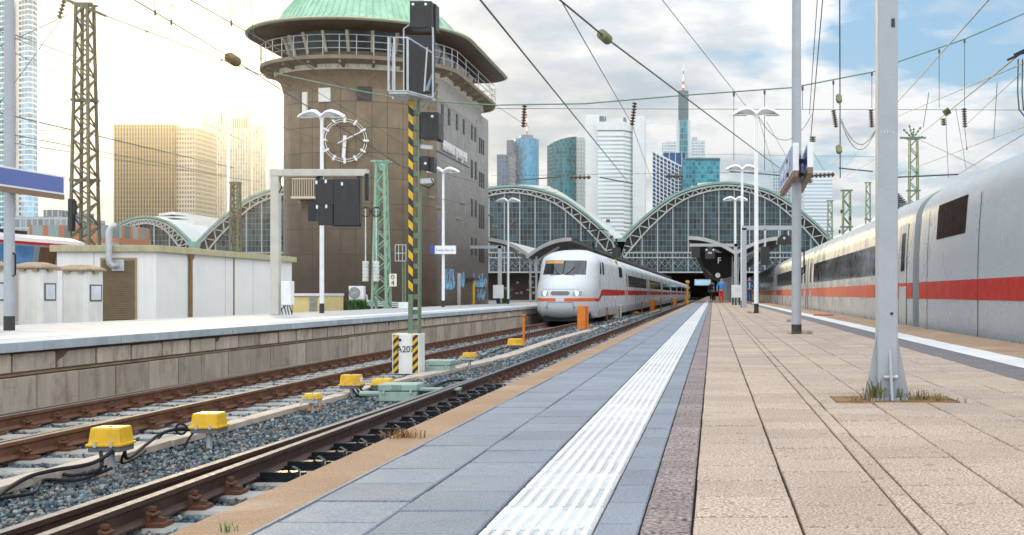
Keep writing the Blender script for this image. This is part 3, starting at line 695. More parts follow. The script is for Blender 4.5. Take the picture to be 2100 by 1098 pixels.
# regional train behind the shed, far left
t3 = T('regional_train', 'grey and red regional train with blue tinted windows behind the white shed', 'train', (-27.9, 34, -.76))
m = MB(); sec = [(-1.4, -.3), (1.4, -.3), (1.43, 2.75), (1.2, 2.98), (.7, 3.15), (-.7, 3.15), (-1.2, 2.98), (-1.43, 2.75)]
m.loft([[(-27.9 + x, y, -.1 + z * .98) for x, z in sec] for y in (24, 46.5)], True, True); b3 = m.build('body', mat('pale_pink_grey_paint', (.50, .44, .45), .35, var=.08), t3, smooth=20)
m = MB(); m.bx(-26.475, -26.45, 24, 46.5, 2.56, 2.66); m.build('red_stripe', trainr, b3)
m = MB(); m.bx(-26.48, -26.452, 24, 46.5, 1.6, 2.56); m.build('window_band', mat('grey_window_band', (.16, .19, .21), .4), b3)
for i, y in enumerate(np.arange(25, 45, 1.5)):
    m = MB(); m.add([(-26.44, y, 1.78), (-26.44, y + 1.1, 1.78), (-26.44, y + 1.25, 2.48), (-26.44, y + .15, 2.48)], [(0, 1, 2, 3)])
    m.build('window', [mat('blue_tinted_window', (.05, .16, .34), .08, var=.3, spec=.8), mat('brown_tinted_window', (.09, .045, .02), .1)][1 if i in (12, 13) else 0], b3, smooth=0)
m = MB(); m.bx(-28.3, -27.5, 40, 44, 2.95, 3.15); m.tube([(-28.4, 41, 3.2), (-27.4, 41, 3.2), (-27.3, 42, 3.25), (-28.4, 43, 3.2)], .05, 6); m.build('roof_equipment', darksteel, t3)
# ------------------------------------------------------------------ signal tower
CX, CY, SA, SB, YB = -19.8, 62.0, 4.3, 3.2, 76.0
def plan(off, n=40, back=None):
    """Bullnose outline grown by off; flat sides run back to the rear end (rounded for the gallery and roof)."""
    a, b = SA + off * (.9 if off > 0 else 1), SB + off
    yb, c = (YB, .3) if back else (73.6 + off * .3, 2.0)
    pts = [(CX - a * math.cos(t), CY - b * math.sin(t)) for t in np.linspace(0, math.pi, n)]
    for k in range(1, 7): pts.append((CX + a, CY + (yb - c - CY) * k / 6))
    for t in np.linspace(0, math.pi / 2, 8)[1:]: pts.append((CX + a - c * (1 - math.cos(t)), yb - c + c * math.sin(t)))
    pts.append((CX - a + c, yb)); pts.append((CX - a, yb - c))
    return pts
def ring(off, z, **k): return [(x, y, z) for x, y in plan(off, **k)]
tw = T('signal_tower', 'brown clad railway signal tower with round front, clock and green copper roof', 'tower', (CX, CY, -1))
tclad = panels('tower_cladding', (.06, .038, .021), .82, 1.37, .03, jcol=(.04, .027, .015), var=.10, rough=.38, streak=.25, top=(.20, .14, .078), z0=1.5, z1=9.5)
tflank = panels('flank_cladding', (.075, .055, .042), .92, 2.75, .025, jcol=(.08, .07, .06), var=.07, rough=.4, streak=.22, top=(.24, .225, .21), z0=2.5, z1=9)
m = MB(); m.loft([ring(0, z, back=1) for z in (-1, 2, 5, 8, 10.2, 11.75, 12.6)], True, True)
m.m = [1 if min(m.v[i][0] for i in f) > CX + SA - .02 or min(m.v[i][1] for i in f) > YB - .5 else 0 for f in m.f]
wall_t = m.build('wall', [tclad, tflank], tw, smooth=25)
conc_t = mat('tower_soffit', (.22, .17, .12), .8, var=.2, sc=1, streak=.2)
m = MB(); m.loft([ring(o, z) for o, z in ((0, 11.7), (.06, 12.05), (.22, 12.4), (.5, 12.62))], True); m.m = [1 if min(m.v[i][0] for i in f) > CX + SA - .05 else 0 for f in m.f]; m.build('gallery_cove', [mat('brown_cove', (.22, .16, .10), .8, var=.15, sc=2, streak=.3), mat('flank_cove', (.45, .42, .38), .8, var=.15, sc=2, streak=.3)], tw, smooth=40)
m = MB(); m.loft([ring(o, z) for o, z in ((.55, 12.86), (1.35, 12.98), (1.35, 13.18), (-.4, 13.18))], True)
pl = plan(1.25); pi = plan(.3)
for i in range(0, len(pl) - 2):
    if i < 40 and i % 4: continue
    p, q = pi[i], pl[i]; m.bar((p[0], p[1], 12.75), (q[0], q[1], 12.9), .14, .2)
m.loft([ring(.5, 12.60), ring(.58, 12.87)], True, False, 1)
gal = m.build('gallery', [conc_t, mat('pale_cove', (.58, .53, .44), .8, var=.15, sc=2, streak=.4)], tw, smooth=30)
m = MB(); pr = plan(1.3)
for z in (13.55, 13.9, 14.25): m.tube([(x, y, z) for x, y in pr], .022, 5)
for i in range(0, len(pr), 2): m.tube([(*pr[i], 13.15), (*pr[i], 14.27)], .024, 5)
m.build('railing', galv, gal)
m = MB(); m.loft([ring(-.55, 13.18), ring(-.42, 13.75)], True); m.build('parapet', mat('cabin_sill', (.20, .155, .11), .6, streak=.2), tw, smooth=25)
m = MB(); m.loft([ring(-.42, 13.75), ring(-.08, 14.82)], True); wn = m.build('cabin_window', mat('cabin_glass', (.06, .075, .075), .08, var=.6, sc=.35, spec=.8), tw, smooth=25)
m = MB(); a_, b_ = plan(-.40), plan(-.05)
for i in range(0, 40, 4): m.bar((*a_[i], 13.72), (*b_[i], 14.84), .16, .16)
m.build('window_frame', mat('cream_frame', (.58, .50, .36), .5), wn); m = MB()
for i in range(40, 54, 2): m = MB(); m.bar((*a_[i], 13.72), (*b_[i], 14.84), .12, .12); m.build('window_frame', mat('cream_frame', (.58, .50, .36), .5), wn)
if 0: m.build('window_frame', mat('cream_frame', (.58, .50, .36), .5), wn)
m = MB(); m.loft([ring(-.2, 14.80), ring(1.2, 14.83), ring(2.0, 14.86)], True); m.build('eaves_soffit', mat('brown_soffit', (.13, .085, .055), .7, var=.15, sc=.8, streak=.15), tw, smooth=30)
m = MB(); m.loft([ring(2.0, 14.86), ring(2.12, 14.92), ring(2.1, 15.04), ring(1.5, 15.12), ring(.75, 15.32), ring(.35, 15.62), ring(.0, 16.25), ring(-.55, 16.95), ring(-1.3, 17.45), ring(-2.2, 17.75), ring(-3.0, 17.85)], True, True)
sp2 = [(.75, 15.35), (.35, 15.65), (.0, 16.28), (-.55, 16.98), (-1.3, 17.48), (-2.2, 17.78)]
for i in list(range(1, 40)) + list(range(41, 46)):
    m.tube([(*plan(o)[i], z + .01) for o, z in sp2], .035, 4)
rf = m.build('roof', copper, tw, smooth=50)
m = MB(); m.tube([(x, y, 14.95) for x, y in plan(2.13)] + [(*plan(2.13)[0], 14.95)], .05, 6); m.build('eaves_edge', mat('cream_edge', (.55, .44, .3), .6), rf)
# clock: two rings, twelve blocks, two hands, on the round front slightly turned
ck = math.radians(8); ccx, ccy, ccz = X(712, 58.9), CY - SB - .25, Z(290, 58.9)
def cpt(r, t, d=0.): return Vector((ccx + r * math.sin(t) * math.cos(ck), ccy + r * math.sin(t) * math.sin(ck) - d, ccz + r * math.cos(t)))
cm = mat('white_clock_metal', (.78, .77, .74), .5, var=.05)
m = MB()
for r in (1.02, 1.14): m.tube([cpt(r, t) for t in np.linspace(0, 2 * math.pi, 49)], .018, 6, cap=False)
for k in range(12): m.bar(cpt(.94, k * math.pi / 6, .03), cpt(1.24, k * math.pi / 6, .03), .12, .10)
for k in range(0, 12, 3): m.bar(cpt(1.0, k * math.pi / 6), cpt(1.0, k * math.pi / 6, -.3), .05)
clk = m.build('clock', cm, tw)
m = MB(); m.bar(cpt(.38, math.pi + R(62), .08), cpt(1.18, R(62), .08), .16, .05); m.build('minute_hand', cm, clk)
m = MB(); m.bar(cpt(.25, R(4), .05), cpt(.95, R(184), .05), .17, .05); m.build('hour_hand', cm, clk)
# windows on the flank (x = side wall) and the front
SX = CX + SA
def flank_win(y, z0, z1, w=.46):
    f = MB(); f.bx(SX - .02, SX + .03, y - w / 2, y + w / 2, z0, z1); o = f.build('window', mat('window_frame_brown', (.05, .04, .03), .5), tw, smooth=0)
    f = MB(); f.bx(SX + .028, SX + .036, y - w / 2 + .06, y + w / 2 - .06, z0 + .06, z1 - .06); f.build('pane', mat('dark_brown_pane', (.012, .010, .009), .3, var=.2, spec=.15), o, smooth=0)
for px in (907, 921, 937, 951, 968, 974.8): y = SX * F / (px - VX); flank_win(y, 10.55, 11.5)
for z in (8.1, 5.6, 3.1): flank_win(70.6, z, z + 1.15); flank_win(71.7, z, z + 1.15)
for z, h in ((10.0, 1.0), (7.75, 1.0), (5.0, 1.6), (2.7, 1.2)):
    for y in (72.9, 73.5, 74.1): flank_win(y, z, z + h, .34)
for px, py0, py1, hw, lit in ((672, 184, 212, .34, 1), (752, 181, 208, .36, 0), (627, 190, 236, .16, 1), (784, 330, 350, .15, 2)):
    xx = X(px, 59.3); tt = math.acos(max(-1, min(1, (CX - xx) / SA))); yy = CY - SB * math.sin(tt) - .02
    f = MB(); f.box((xx, yy, (Z(py0, 59.3) + Z(py1, 59.3)) / 2), (hw * 2, .14, Z(py0, 59.3) - Z(py1, 59.3)), rz=math.atan2(-SB * math.cos(tt) , SA * math.sin(tt)) * 1.0)
    o = f.build('window', [mat('window_frame_brown', (.12, .1, .08), .5), mat('white_lit_window', (.75, .73, .66), .5, var=.04), copper][0 if lit == 0 else lit], tw, smooth=0)  # white panes have the window light put into their colour
for ls in (1,):
    o = text('FRANKFURT (MAIN) HBF', .82, tw, letterw, (SX + .12, 65.6, Z(318, 65.6) + .15), '+X', 'name_letters', .05, sx=.66)
    f = MB(); f.bx(SX + .01, SX + .05, 61.6, 69.7, Z(318, 65.6) - .30, Z(318, 65.6) - .26); f.build('letter_rail', mat('dark_letter_rail', (.12, .11, .1), .6), tw, smooth=0)
# graffiti on the foot of the flank, a pale door, a small canopy with a yellow pipe
gb = mat('blue_spray_paint', (.25, .50, .72), .6, var=.2, sc=5); random.seed(5)
for y0, y1, z0, z1, n in ((63.2, 65.6, .9, 2.1, 22), (67.3, 68.3, 1.0, 2.0, 8), (71.0, 74.3, 1.1, 2.0, 24), (72.0, 74.4, .2, .95, 14)):
    f = MB()
    for k in range(n):
        y = y0 + (y1 - y0) * (k + .5) / n; z = z0 + (z1 - z0) * random.random() * .4
        pts = [(SX + .025, y, z)]
        for j in range(6): y += random.uniform(-.2, .24); z = min(max(z + random.uniform(-.4, .45), z0), z1); pts.append((SX + .025, y, z))
        f.tube(pts, .016, 4)
    f.build('graffiti', gb, tw)
random.seed(7)
f = MB(); f.bx(SX - .01, SX + .03, 66.5, 67.3, -.9, 1.9); f.build('door', mat('pale_grey_door', (.42, .40, .38), .6, streak=.4), tw, smooth=0)
f = MB(); f.bx(SX, SX + .5, 69.0, 70.5, 1.5, 1.66); cp = f.build('canopy', mat('dark_canopy', (.06, .05, .045), .6), tw, smooth=0)
f = MB(); f.tube([(SX + .3, 69.6, -1), (SX + .3, 69.6, 1.5)], .09, 8); f.build('yellow_pipe', yellow, tw)
# balcony on the left of the front, vent pipes, air conditioner, cable conduits
f = MB(); zb = Z(405, 59)
for px in np.linspace(600, 648, 11): f.bar((X(px, 58.6), 58.6, zb), (X(px, 58.6), 58.6, zb + .95), .03)
f.bx(X(599, 58.6), X(649, 58.6), 58.55, 58.63, zb + .92, zb + .98); f.bx(X(599, 58.6), X(649, 58.6), 58.4, 60.6, zb - .12, zb)
f.bar((X(612, 58.6), 58.6, zb - .1), (X(618, 60), 60.2, zb - .95), .08); f.build('balcony', mat('cream_frame', (.58, .5, .36), .5), tw, smooth=0)
ac = T('air_conditioner', 'white air conditioner box with round fan grille low on the tower front', 'air conditioner', (X(730, 57.6), 57.6, Z(615, 57.6)))
f = MB(); x, z = X(730, 57.6), Z(601, 57.6); f.box((x, 57.8, z), (.78, .35, .72)); b_ = f.build('casing', whitepaint, ac, smooth=0, bevel=.02)
f = MB()
for r in (.08, .15, .22, .28): f.tube([(x - .08 + r * math.cos(t), 57.6, z + r * math.sin(t)) for t in np.linspace(0, 6.283, 25)], .012, 4, cap=False)
f.build('fan_grille', darksteel, ac)
f = MB(); f.bx(x - .42, x + .42, 57.7, 58.9, z - .42, z - .37); f.build('bracket', galv, ac, smooth=0)
f = MB()
for k in range(3): f.tube([(x + .45, 57.9, z - .1 - k * .12), (x + .6, 57.7, z - .45 - k * .1), (x + 2.6, 57.7, z - .55 - k * .1)], .05, 6)
tag(f.build('coolant_pipes', galv), 'bundle of grey pipes running right from the air conditioner', 'pipe')

# ------------------------------------------------------------------ white shed, cabinets, little yellow building
shed = T('shed', 'low white panel shed with brown louvred door and olive roof edge', 'shed', (X(320, 36), 36, -1))
x1 = X(320, 36); x0 = X(117, 36); yb = 47.6; zt = Z(517, 36)
m = MB(); m.bx(x0, x1, 36, yb, -1.0, zt); m.build('wall', mat('white_shed_panel', (.80, .79, .76), .6, var=.04, sc=1, streak=.14, streakcol=(.5, .4, .25)), shed, smooth=0)
m = MB(); m.bx(x0 - .16, x1 + .16, 35.85, yb + .15, zt, zt + .22); m.build('roof', mat('olive_fascia', (.44, .40, .24), .75, var=.12, streak=.3, streakcol=(.2, .16, .08)), shed, smooth=0, bevel=.012)
sj = mat('brown_pipe', (.22, .13, .05), .6, var=.2, streak=.2)
m = MB(); yv = SXs = x1 * F / (387 - VX); m.tube([(x1 + .10, yv, zt), (x1 + .10, yv, zt - .12), (x1 + .07, yv, zt - .2), (x1 + .07, yv, -.9)], [.11, .09, .07, .07], 8); m.build('downpipe', sj, shed)
m = MB(); yv = x1 * F / (479 - VX); m.bx(x1, x1 + .03, yv - .03, yv + .03, -.9, zt); m.build('downpipe', sj, shed)
m = MB()
for px in (462, 519): yv = x1 * F / (px - VX); m.bx(x1, x1 + .004, yv - .012, yv + .012, -.9, zt)
m.bx(x0 + 1.2, x0 + 1.22, 35.996, 36.0, -.9, zt); m.build('panel_joint', mat('joint_grey', (.4, .38, .33), .8), shed, smooth=0)
dx0, dx1, dz = X(206, 35.97), X(280, 35.97), Z(529, 36)
m = MB(); m.bx(dx0, dx1, 35.95, 36.0, -1, dz); dr = m.build('door', mat('door_frame_tan', (.36, .27, .15), .6), shed, smooth=0)
m = MB()
for k in range(38): z = dz - .05 - k * .07; m.add([(dx0 + .05, 35.95, z), (dx1 - .05, 35.95, z), (dx1 - .05, 35.90, z - .06), (dx0 + .05, 35.90, z - .06)], [(0, 1, 2, 3)])
m.build('louvre', mat('brown_louvre', (.20, .14, .075), .6, var=.15), dr, smooth=0)
vx, vz = X(230, 35.8), Z(545, 35.8)
m = MB(); m.tube([(vx + .12, 35.9, vz), (vx + .05, 35.72, vz), (vx - .02, 35.7, vz + .06), (vx - .05, 35.7, vz + .2), (vx - .05, 35.7, vz + 1.1), (vx - .0, 35.72, vz + 1.25), (vx + .15, 35.8, vz + 1.3)], .10, 12)
m.bx(vx - .06, vx + .34, 35.88, 35.92, vz - .17, vz + .2); m.build('flue_pipe', galv, shed)
m = MB()
xr, yr = x0 + .5, 41
tag_small = []
# two cabinets with domed brown lids and a third at the picture edge
def cabinet(px0, px1, px2, pyt, Y, label):
    xa, xb = X(px0, Y), X(px1, Y); cx = (xa + xb) / 2; w = xb - xa; zt = Z(pyt, Y); d = xb * F / (px2 - VX) - Y
    t = T('cabinet', label, 'cabinet', (cx, Y, -1), 'trackside cabinets with brown lids')
    m = MB(); m.prism([(xa, Y + .12), (xa + .12, Y), (xb - .10, Y), (xb, Y + .08), (xb, Y + d), (xa, Y + d)], -1, zt - .14)
    m.build('body', mat('cream_cabinet_paint', (.76, .75, .70), .5, var=.05, streak=.12), t, smooth=0, bevel=.01)
    k = [(xa - .08, Y - .10), (xb + .08, Y - .10), (xb + .08, Y + d + .06), (xa - .08, Y + d + .06)]
    def sc(f): return [(cx + (x - cx) * f, Y + d / 2 + (y - Y - d / 2) * f) for x, y in k]
    m = MB(); m.loft([[(x, y, z) for x, y in sc(f)] for f, z in ((1, zt - .13), (1.0, zt - .08), (.75, zt - .01), (.4, zt + .04), (.1, zt + .05))], True, True)
    m.build('lid', mat('brown_lid', (.34, .25, .16), .75, var=.2, streak=.2), t, smooth=25)
    for f in (.3, .8):
        m = MB(); m.bx(xa + f * w - .07, xa + f * w + .07, Y - .07, Y + .1, zt - .21, zt - .135); m.build('vent', mat('brown_lid', ()), t, smooth=0)
    m = MB(); m.bx(xb - .05, xb + .07, Y + d * .35, Y + d * .6, zt - .21, zt - .135); m.build('vent', mat('brown_lid', ()), t, smooth=0)
    m = MB(); m.bx(xb, xb + .012, Y + .14, Y + d - .06, zt - 1.0, zt - .52); fr = m.build('door_panel_frame', mat('dark_panel_frame', (.10, .11, .11), .5), t, smooth=0)
    m = MB(); m.bx(xb + .012, xb + .018, Y + .20, Y + d - .12, zt - .96, zt - .56); m.build('door_panel', mat('pale_panel', (.66, .69, .74), .4), fr, smooth=0)
    return t
cabinet(32, 84, 117, 541, 29.5, 'cream cabinet with domed brown lid right of the blue sign pole')
cabinet(122, 178, 211, 546, 31.0, 'cream cabinet with domed brown lid in front of the louvred shed door')
cabinet(-75, -18, 18, 537, 28.0, 'cream cabinet with domed brown lid behind the blue sign pole, cut by the picture edge')
yb_ = T('utility_hut', 'small yellow and cream hut with slatted vent beside the tower foot', 'hut', (X(630, 54), 54, -1))
m = MB(); m.bx(X(600, 54), X(662, 54), 54, 57, -1, Z(607, 54)); m.build('wall', mat('cream_yellow_render', (.72, .58, .26), .7, var=.08), yb_, smooth=0)
m = MB(); m.bx(X(597, 54), X(664, 54), 53.9, 57, Z(607, 54), Z(602, 54)); m.build('roof', whitepaint, yb_, smooth=0)
m = MB()
for k in range(9): m.box((X(641, 53.9), 53.97, Z(611 + k * 3.6, 54)), (.38, .04, .05), rx=.5)
m.build('vent_slat', galv, yb_, smooth=0)

# ------------------------------------------------------------------ train shed halls: four glazed barrel vaults
HY = 286.0
gr_glass = facade('hall_glass', (.018, .040, .050), (.13, .17, .18), .98, 1.45, .09, .08, var=.8, rough=.2, frough=.6, big=.5, spec=.35)
hallsteel = mat('pale_grey_steelwork', (.38, .40, .39), .55, var=.12, sc=.4, streak=.25)
hallroof = mat('hall_roof_sheeting', (.52, .54, .54), .5, var=.1, sc=.1, streak=.2)
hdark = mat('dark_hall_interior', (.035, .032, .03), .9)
def arcpt(f, half, rise):                           # f in -1..1 along the arch
    a = abs(f); prof = [(0, 0), (.1, .012), (.2, .033), (.41, .126), (.56, .26), (.70, .437), (.85, .644), (1.0, .90), (1.06, 1.0)]
    x = a * 1.06
    for (p, q), (r, s) in zip(prof, prof[1:]):
        if x <= r: d = q + (s - q) * (x - p) / (r - p); break
    return f * 1.06 * half, -d * rise
def smootharc(half, rise, n=49):
    fs = np.linspace(-1, 1, n); pts = np.array([arcpt(f, half, rise) for f in fs])
    for _ in range(3): pts[1:-1] = (pts[:-2] + 2 * pts[1:-1] + pts[2:]) / 4
    return [tuple(p) for p in pts]
def hall(cx, zc, half, rise, label, zglass, depth=180, full=True):
    t = T('train_shed_hall', label, 'station hall', (cx, HY, -1), 'glazed halls of the station')
    arc = smootharc(half, rise); n = len(arc)
    nor = []
    for i in range(n):
        a, b = arc[max(i - 1, 0)], arc[min(i + 1, n - 1)]; d = math.hypot(b[0] - a[0], b[1] - a[1]); nor.append(((b[1] - a[1]) / d, -(b[0] - a[0]) / d))   # inward
    def off(i, k): return (cx + arc[i][0] + nor[i][0] * k, zc + arc[i][1] + nor[i][1] * k)
    th = [1.25 + 2.1 * (abs(2 * i / (n - 1) - 1)) ** 1.6 for i in range(n)]
    m = MB(); m.loft([[(*(off(i, k)[:1]), y, off(i, k)[1]) for k, y in ((-.25, HY - .45), (.32, HY - .45), (.32, HY + .3), (-.25, HY + .3))] for i in range(n)], True, True); m.build('copper_edge', mat('hall_green_edge', (.20, .33, .28), .6, var=.2, sc=.3, streak=.3), t, smooth=30)
    m = MB(); m.loft([[(*(off(i, k)[:1]), HY + .12, off(i, k)[1]) for k in (.4, th[i] + .6)] for i in range(n)], False); m.build('truss_shade_sheet', hdark, t, smooth=0)  # dark sheet added for the hall's shade between the truss chords
    m = MB()
    for i in range(n - 1):
        for k0, w in ((.75, .36),): m.bar((off(i, k0)[0], HY - .3, off(i, k0)[1]), (off(i + 1, k0)[0], HY - .3, off(i + 1, k0)[1]), .5, w)
        m.bar((off(i, th[i] + .5)[0], HY - .3, off(i, th[i] + .5)[1]), (off(i + 1, th[i + 1] + .5)[0], HY - .3, off(i + 1, th[i + 1] + .5)[1]), .5, .36)
        a, b = ((.75, i), (th[i + 1] + .5, i + 1)) if i % 2 else ((th[i] + .5, i), (.75, i + 1))
        m.bar((off(a[1], a[0])[0], HY - .25, off(a[1], a[0])[1]), (off(b[1], b[0])[0], HY - .25, off(b[1], b[0])[1]), .24, .24)
    m.build('arch_truss', hallsteel, t, smooth=0)
    def zin(x):                                      # underside of the truss at x
        best = None
        for i in range(n - 1):
            p, q = off(i, th[i] + .5), off(i + 1, th[i + 1] + .5)
            if min(p[0], q[0]) <= x <= max(p[0], q[0]) and abs(p[0] - q[0]) > 1e-6: return p[1] + (q[1] - p[1]) * (x - p[0]) / (q[0] - p[0])
        return zglass
    xs = np.linspace(off(0, th[0] + .5)[0] + .01, off(n - 1, th[-1] + .5)[0] - .01, 60)
    m = MB(); vs = []; fs = []; uv = []
    for j in range(len(xs) - 1):
        q = [(xs[j], HY + .25, zglass), (xs[j + 1], HY + .25, zglass), (xs[j + 1], HY + .25, max(zin(xs[j + 1]), zglass)), (xs[j], HY + .25, max(zin(xs[j]), zglass))]
        m.add(q, [(0, 1, 2, 3)], 0, [[(p[0] - cx, p[2]) for p in q]])
    gl = m.build('glazed_gable', gr_glass, t, smooth=0, fix=False)
    m = MB(); k = 0
    for x in np.arange(cx - 26, cx + 26.1, 4.0):
        z = zin(x)
        if z > zglass + .5: m.bx(x - .13, x + .13, HY - .02, HY + .24, zglass, z)
    m.build('mullion', hallsteel, gl, smooth=0)
    if zglass < 12:
        m = MB(); xa, xb = float(xs[0]), float(xs[-1])
        for z in (9.9, 11.2): m.bx(xa, xb, HY - .5, HY + .24, z, z + .28)
        for x in np.arange(xa + .5, xb, 1.0): m.bar((x, HY - .4, 10), (x, HY - .4, 11.3), .1)
        m.bx(xa, xb, HY - .3, HY + .24, zglass - .3, zglass + .05)
        for j, x in enumerate(np.arange(xa + .5, xb - 1.7, 1.7)):
            m.bar((x, HY - .05, 7.7), (x + 1.7, HY - .05, 9.8), .08); m.bar((x + 1.7, HY - .05, 7.7), (x, HY - .05, 9.8), .08)
        m.build('walkway_girder', hallsteel, gl, smooth=0)
    m = MB(); m.loft([[(cx + a, y, zc + .1 + b) for a, b in arc] for y in (HY + .3, HY + depth)], False); rf = m.build('vault_roof', hallroof, t, smooth=40)
    m = MB(); w = half * .40; zr = zc - .09 * rise
    for wk, z0, z1 in ((w, -1.2, 1.0), (w * .86, 1.0, 1.9), (w * .70, 1.9, 2.7)):
        m.loft([[(cx - wk, y, zr + z0), (cx - wk, y, zr + z1), (cx, y, zr + z1 + .5), (cx + wk, y, zr + z1), (cx + wk, y, zr + z0)] for y in (HY + 14, HY + depth)], False, False)
        m.add([(cx - wk, HY + 14, zr + z0), (cx - wk, HY + 14, zr + z1), (cx, HY + 14, zr + z1 + .5), (cx + wk, HY + 14, zr + z1), (cx + wk, HY + 14, zr + z0)], [(0, 1, 2, 3, 4)])
    m.build('roof_lantern', mat('lantern_sheeting', (.60, .60, .57), .5, var=.12, sc=.2), rf, smooth=0)
    m = MB(); e = half * 1.0
    for s in (-1, 1): m.bx(cx + s * e - .3, cx + s * e + .3, HY + .4, HY + depth, -1, zc - rise * .9)
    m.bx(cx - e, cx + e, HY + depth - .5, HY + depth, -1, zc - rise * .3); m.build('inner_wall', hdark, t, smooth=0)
    m = MB()
    for s in (-1, 1):
        fx = cx + s * half
        m.add([(fx - 1.9, HY - .6, zc - rise * .86), (fx + 1.9, HY - .6, zc - rise * .86), (fx, HY - .6, zc - rise - 3.2)], [(0, 1, 2)]); m.bx(fx - .5, fx + .5, HY - .58, HY + .3, -1, zc - rise * .88)
    m.build('pier', mat('hall_green_edge', ()), t, smooth=0)
    return t
sc_ = HY / F
hall(X(1490, HY), Z(374, HY), 219 * sc_, 134 * sc_, 'glazed vaulted hall on the right above the passing train', 6.4)
hall(X(1050, HY), Z(381, HY), 219 * sc_, 134 * sc_, 'glazed vaulted hall in the middle, behind the standing white train', 6.4)
hall(X(615, HY), Z(381, HY), 214 * sc_, 134 * sc_, 'glazed vaulted hall half hidden by the signal tower', 6.4)
hall(X(300, HY), Z(444, HY), 108 * sc_, 80 * sc_, 'smallest glazed vaulted hall at far left above the white shed', 5.5)
hall(X(1862, HY), Z(447, HY), 140 * sc_, 100 * sc_, 'low vaulted hall behind the roof of the passing train', 5.5)
# shop fronts and boards in the dark hall mouth
m = MB()
for i in range(26):
    x = random.uniform(X(1000, 300), X(1250, 300)); z = random.choice((.6, 1.6, 2.6, 3.4)); m.bx(x, x + random.uniform(.6, 2.2), 299, 299.1, z, z + random.uniform(.3, .9))
dk = T('concourse', 'dark station concourse front with shop windows behind the left platform roof', 'building', (X(1100, 299), 299, -1))
m2 = MB(); m2.bx(X(700, 299.5), X(1268, 299.5), 299.2, 300, -1, 9); m2.build('wall', mat('concourse_brown', (.07, .05, .04), .8), dk, smooth=0)
m.build('shop_window', mat('shop_window_light', (.5, .45, .36), .4, var=.5, sc=.4), dk, smooth=0)
bd_ = T('departure_board', 'pale blue departure board hanging in the dark mouth of the right hall', 'display', (X(1440, 280), 280, Z(580, 280)))
m = MB(); m.bx(X(1424, 280), X(1458, 280), 280, 280.3, Z(586, 280), Z(573, 280)); m.build('casing', mat('pale_teal_board', (.24, .36, .42), .4, var=.3, sc=1), bd_, smooth=0)
m = MB(); m.bx(X(1425.5, 280), X(1456.5, 280), 279.95, 280, Z(585, 280), Z(575, 280)); m.build('screen', emit('screen_glow', (.35, .5, .6), .35), bd_, smooth=0)

# ------------------------------------------------------------------ city skyline
def block(name, label, px0, px1, pyt, Y, mt, depth=30, rz=0, cat='skyscraper', cap=None, zt=None):
    xa, xb, z1 = X(px0, Y), X(px1, Y), Z(pyt, Y); t = T(name, label, cat, ((xa + xb) / 2, Y, -1))
    m = MB(); m.prism([(xa, Y), (xb, Y), (xb, Y + depth), (xa, Y + depth)], -1, z1, zt=zt); m.build('facade', mt, t, smooth=0)
    return t, xa, xb, z1
roofg = mat('flat_roof_grey', (.45, .46, .47), .7)
t, xa, xb, z1 = block('office_tower', 'small brown and blue office block beside the signal tower', 1019, 1045, 317, 1000, facade('brown_blue', (.02, .11, .22), (.09, .115, .15), 3.4, 3.6, .32, .3, var=.5, spec=.3))
t, xa, xb, z1 = block('office_tower', 'dark slab left of the round blue tower', 1039, 1054, 288, 1350, facade('dark_slab', (.006, .07, .14), (.015, .09, .16), 3.0, 3.8, .2, .3, var=.4, spec=.25))
def roundtower(name, label, px0, px1, pyt, Y, mt, ratio=1.0, n=40):
    xa, xb, z1 = X(px0, Y), X(px1, Y), Z(pyt, Y); r = (xb - xa) / 2; cx = (xa + xb) / 2
    t = T(name, label, 'skyscraper', (cx, Y, -1)); m = MB()
    m.prism([(cx - r * math.cos(a), Y + r * ratio - r * ratio * math.sin(a)) for a in np.linspace(0, 2 * math.pi, n, endpoint=False)], -1, z1); m.build('facade', mt, t, smooth=25)
    return t, cx, r, z1
t, cx, r, z1 = roundtower('round_tower', 'round blue glass tower with red and white antenna', 1051, 1101, 283, 1370, facade('blue_glass', (.008, .16, .30), (.03, .25, .38), 2.6, 3.8, .16, .12, var=.35, rough=.15, big=.8, spec=.3))
m = MB(); m.lathe([(r * .55, z1), (r * .55, z1 + 5), (r * .4, z1 + 5)], (cx, 1370 + r, 0), 24); m.build('roof_crown', mat('dark_crown', (.08, .16, .2), .4), t)
for i in range(6):
    m = MB(); za, zb2 = z1 + 5 + i * 5.6, z1 + 5 + (i + 1) * 5.6; m.tube([(cx, 1370 + r, za), (cx, 1370 + r, zb2)], 1.0 - .1 * i, 8); m.build('antenna_section', [mat('antenna_red', (.55, .12, .05), .5), whitepaint][i % 2], t)
# oval teal tower
Y = 1050; pts = [(X(1117 + 64 * s, Y), Y + 26 - 30 * math.sin(math.pi * (.12 + .62 * s))) for s in np.linspace(0, 1, 16)]
t = T('oval_tower', 'teal glass tower with curved front and sloping roof edge', 'skyscraper', (X(1150, Y), Y, -1))
zt_ = lambda x, y: Z(296, Y) + (Z(279, Y) - Z(296, Y)) * (x - X(1117, Y)) / (X(1181, Y) - X(1117, Y))
m = MB(); m.prism(pts + [(X(1181, Y), Y + 50), (X(1117, Y), Y + 50)], -1, 0, zt=zt_); m.build('glass_front', facade('teal_glass', (.006, .12, .155), (.03, .18, .21), 2.2, 3.7, .14, .16, var=.7, rough=.15, big=.5, spec=.3), t, smooth=25)
m = MB(); m.bx(X(1181, Y) + .05, X(1196, Y), Y + 4, Y + 48, -1, Z(281, Y)); m.build('grey_flank', facade('pale_grey_flank', (.33, .38, .39), (.47, .50, .50), 3, 3.7, .5, .5, var=.1), t, smooth=0)
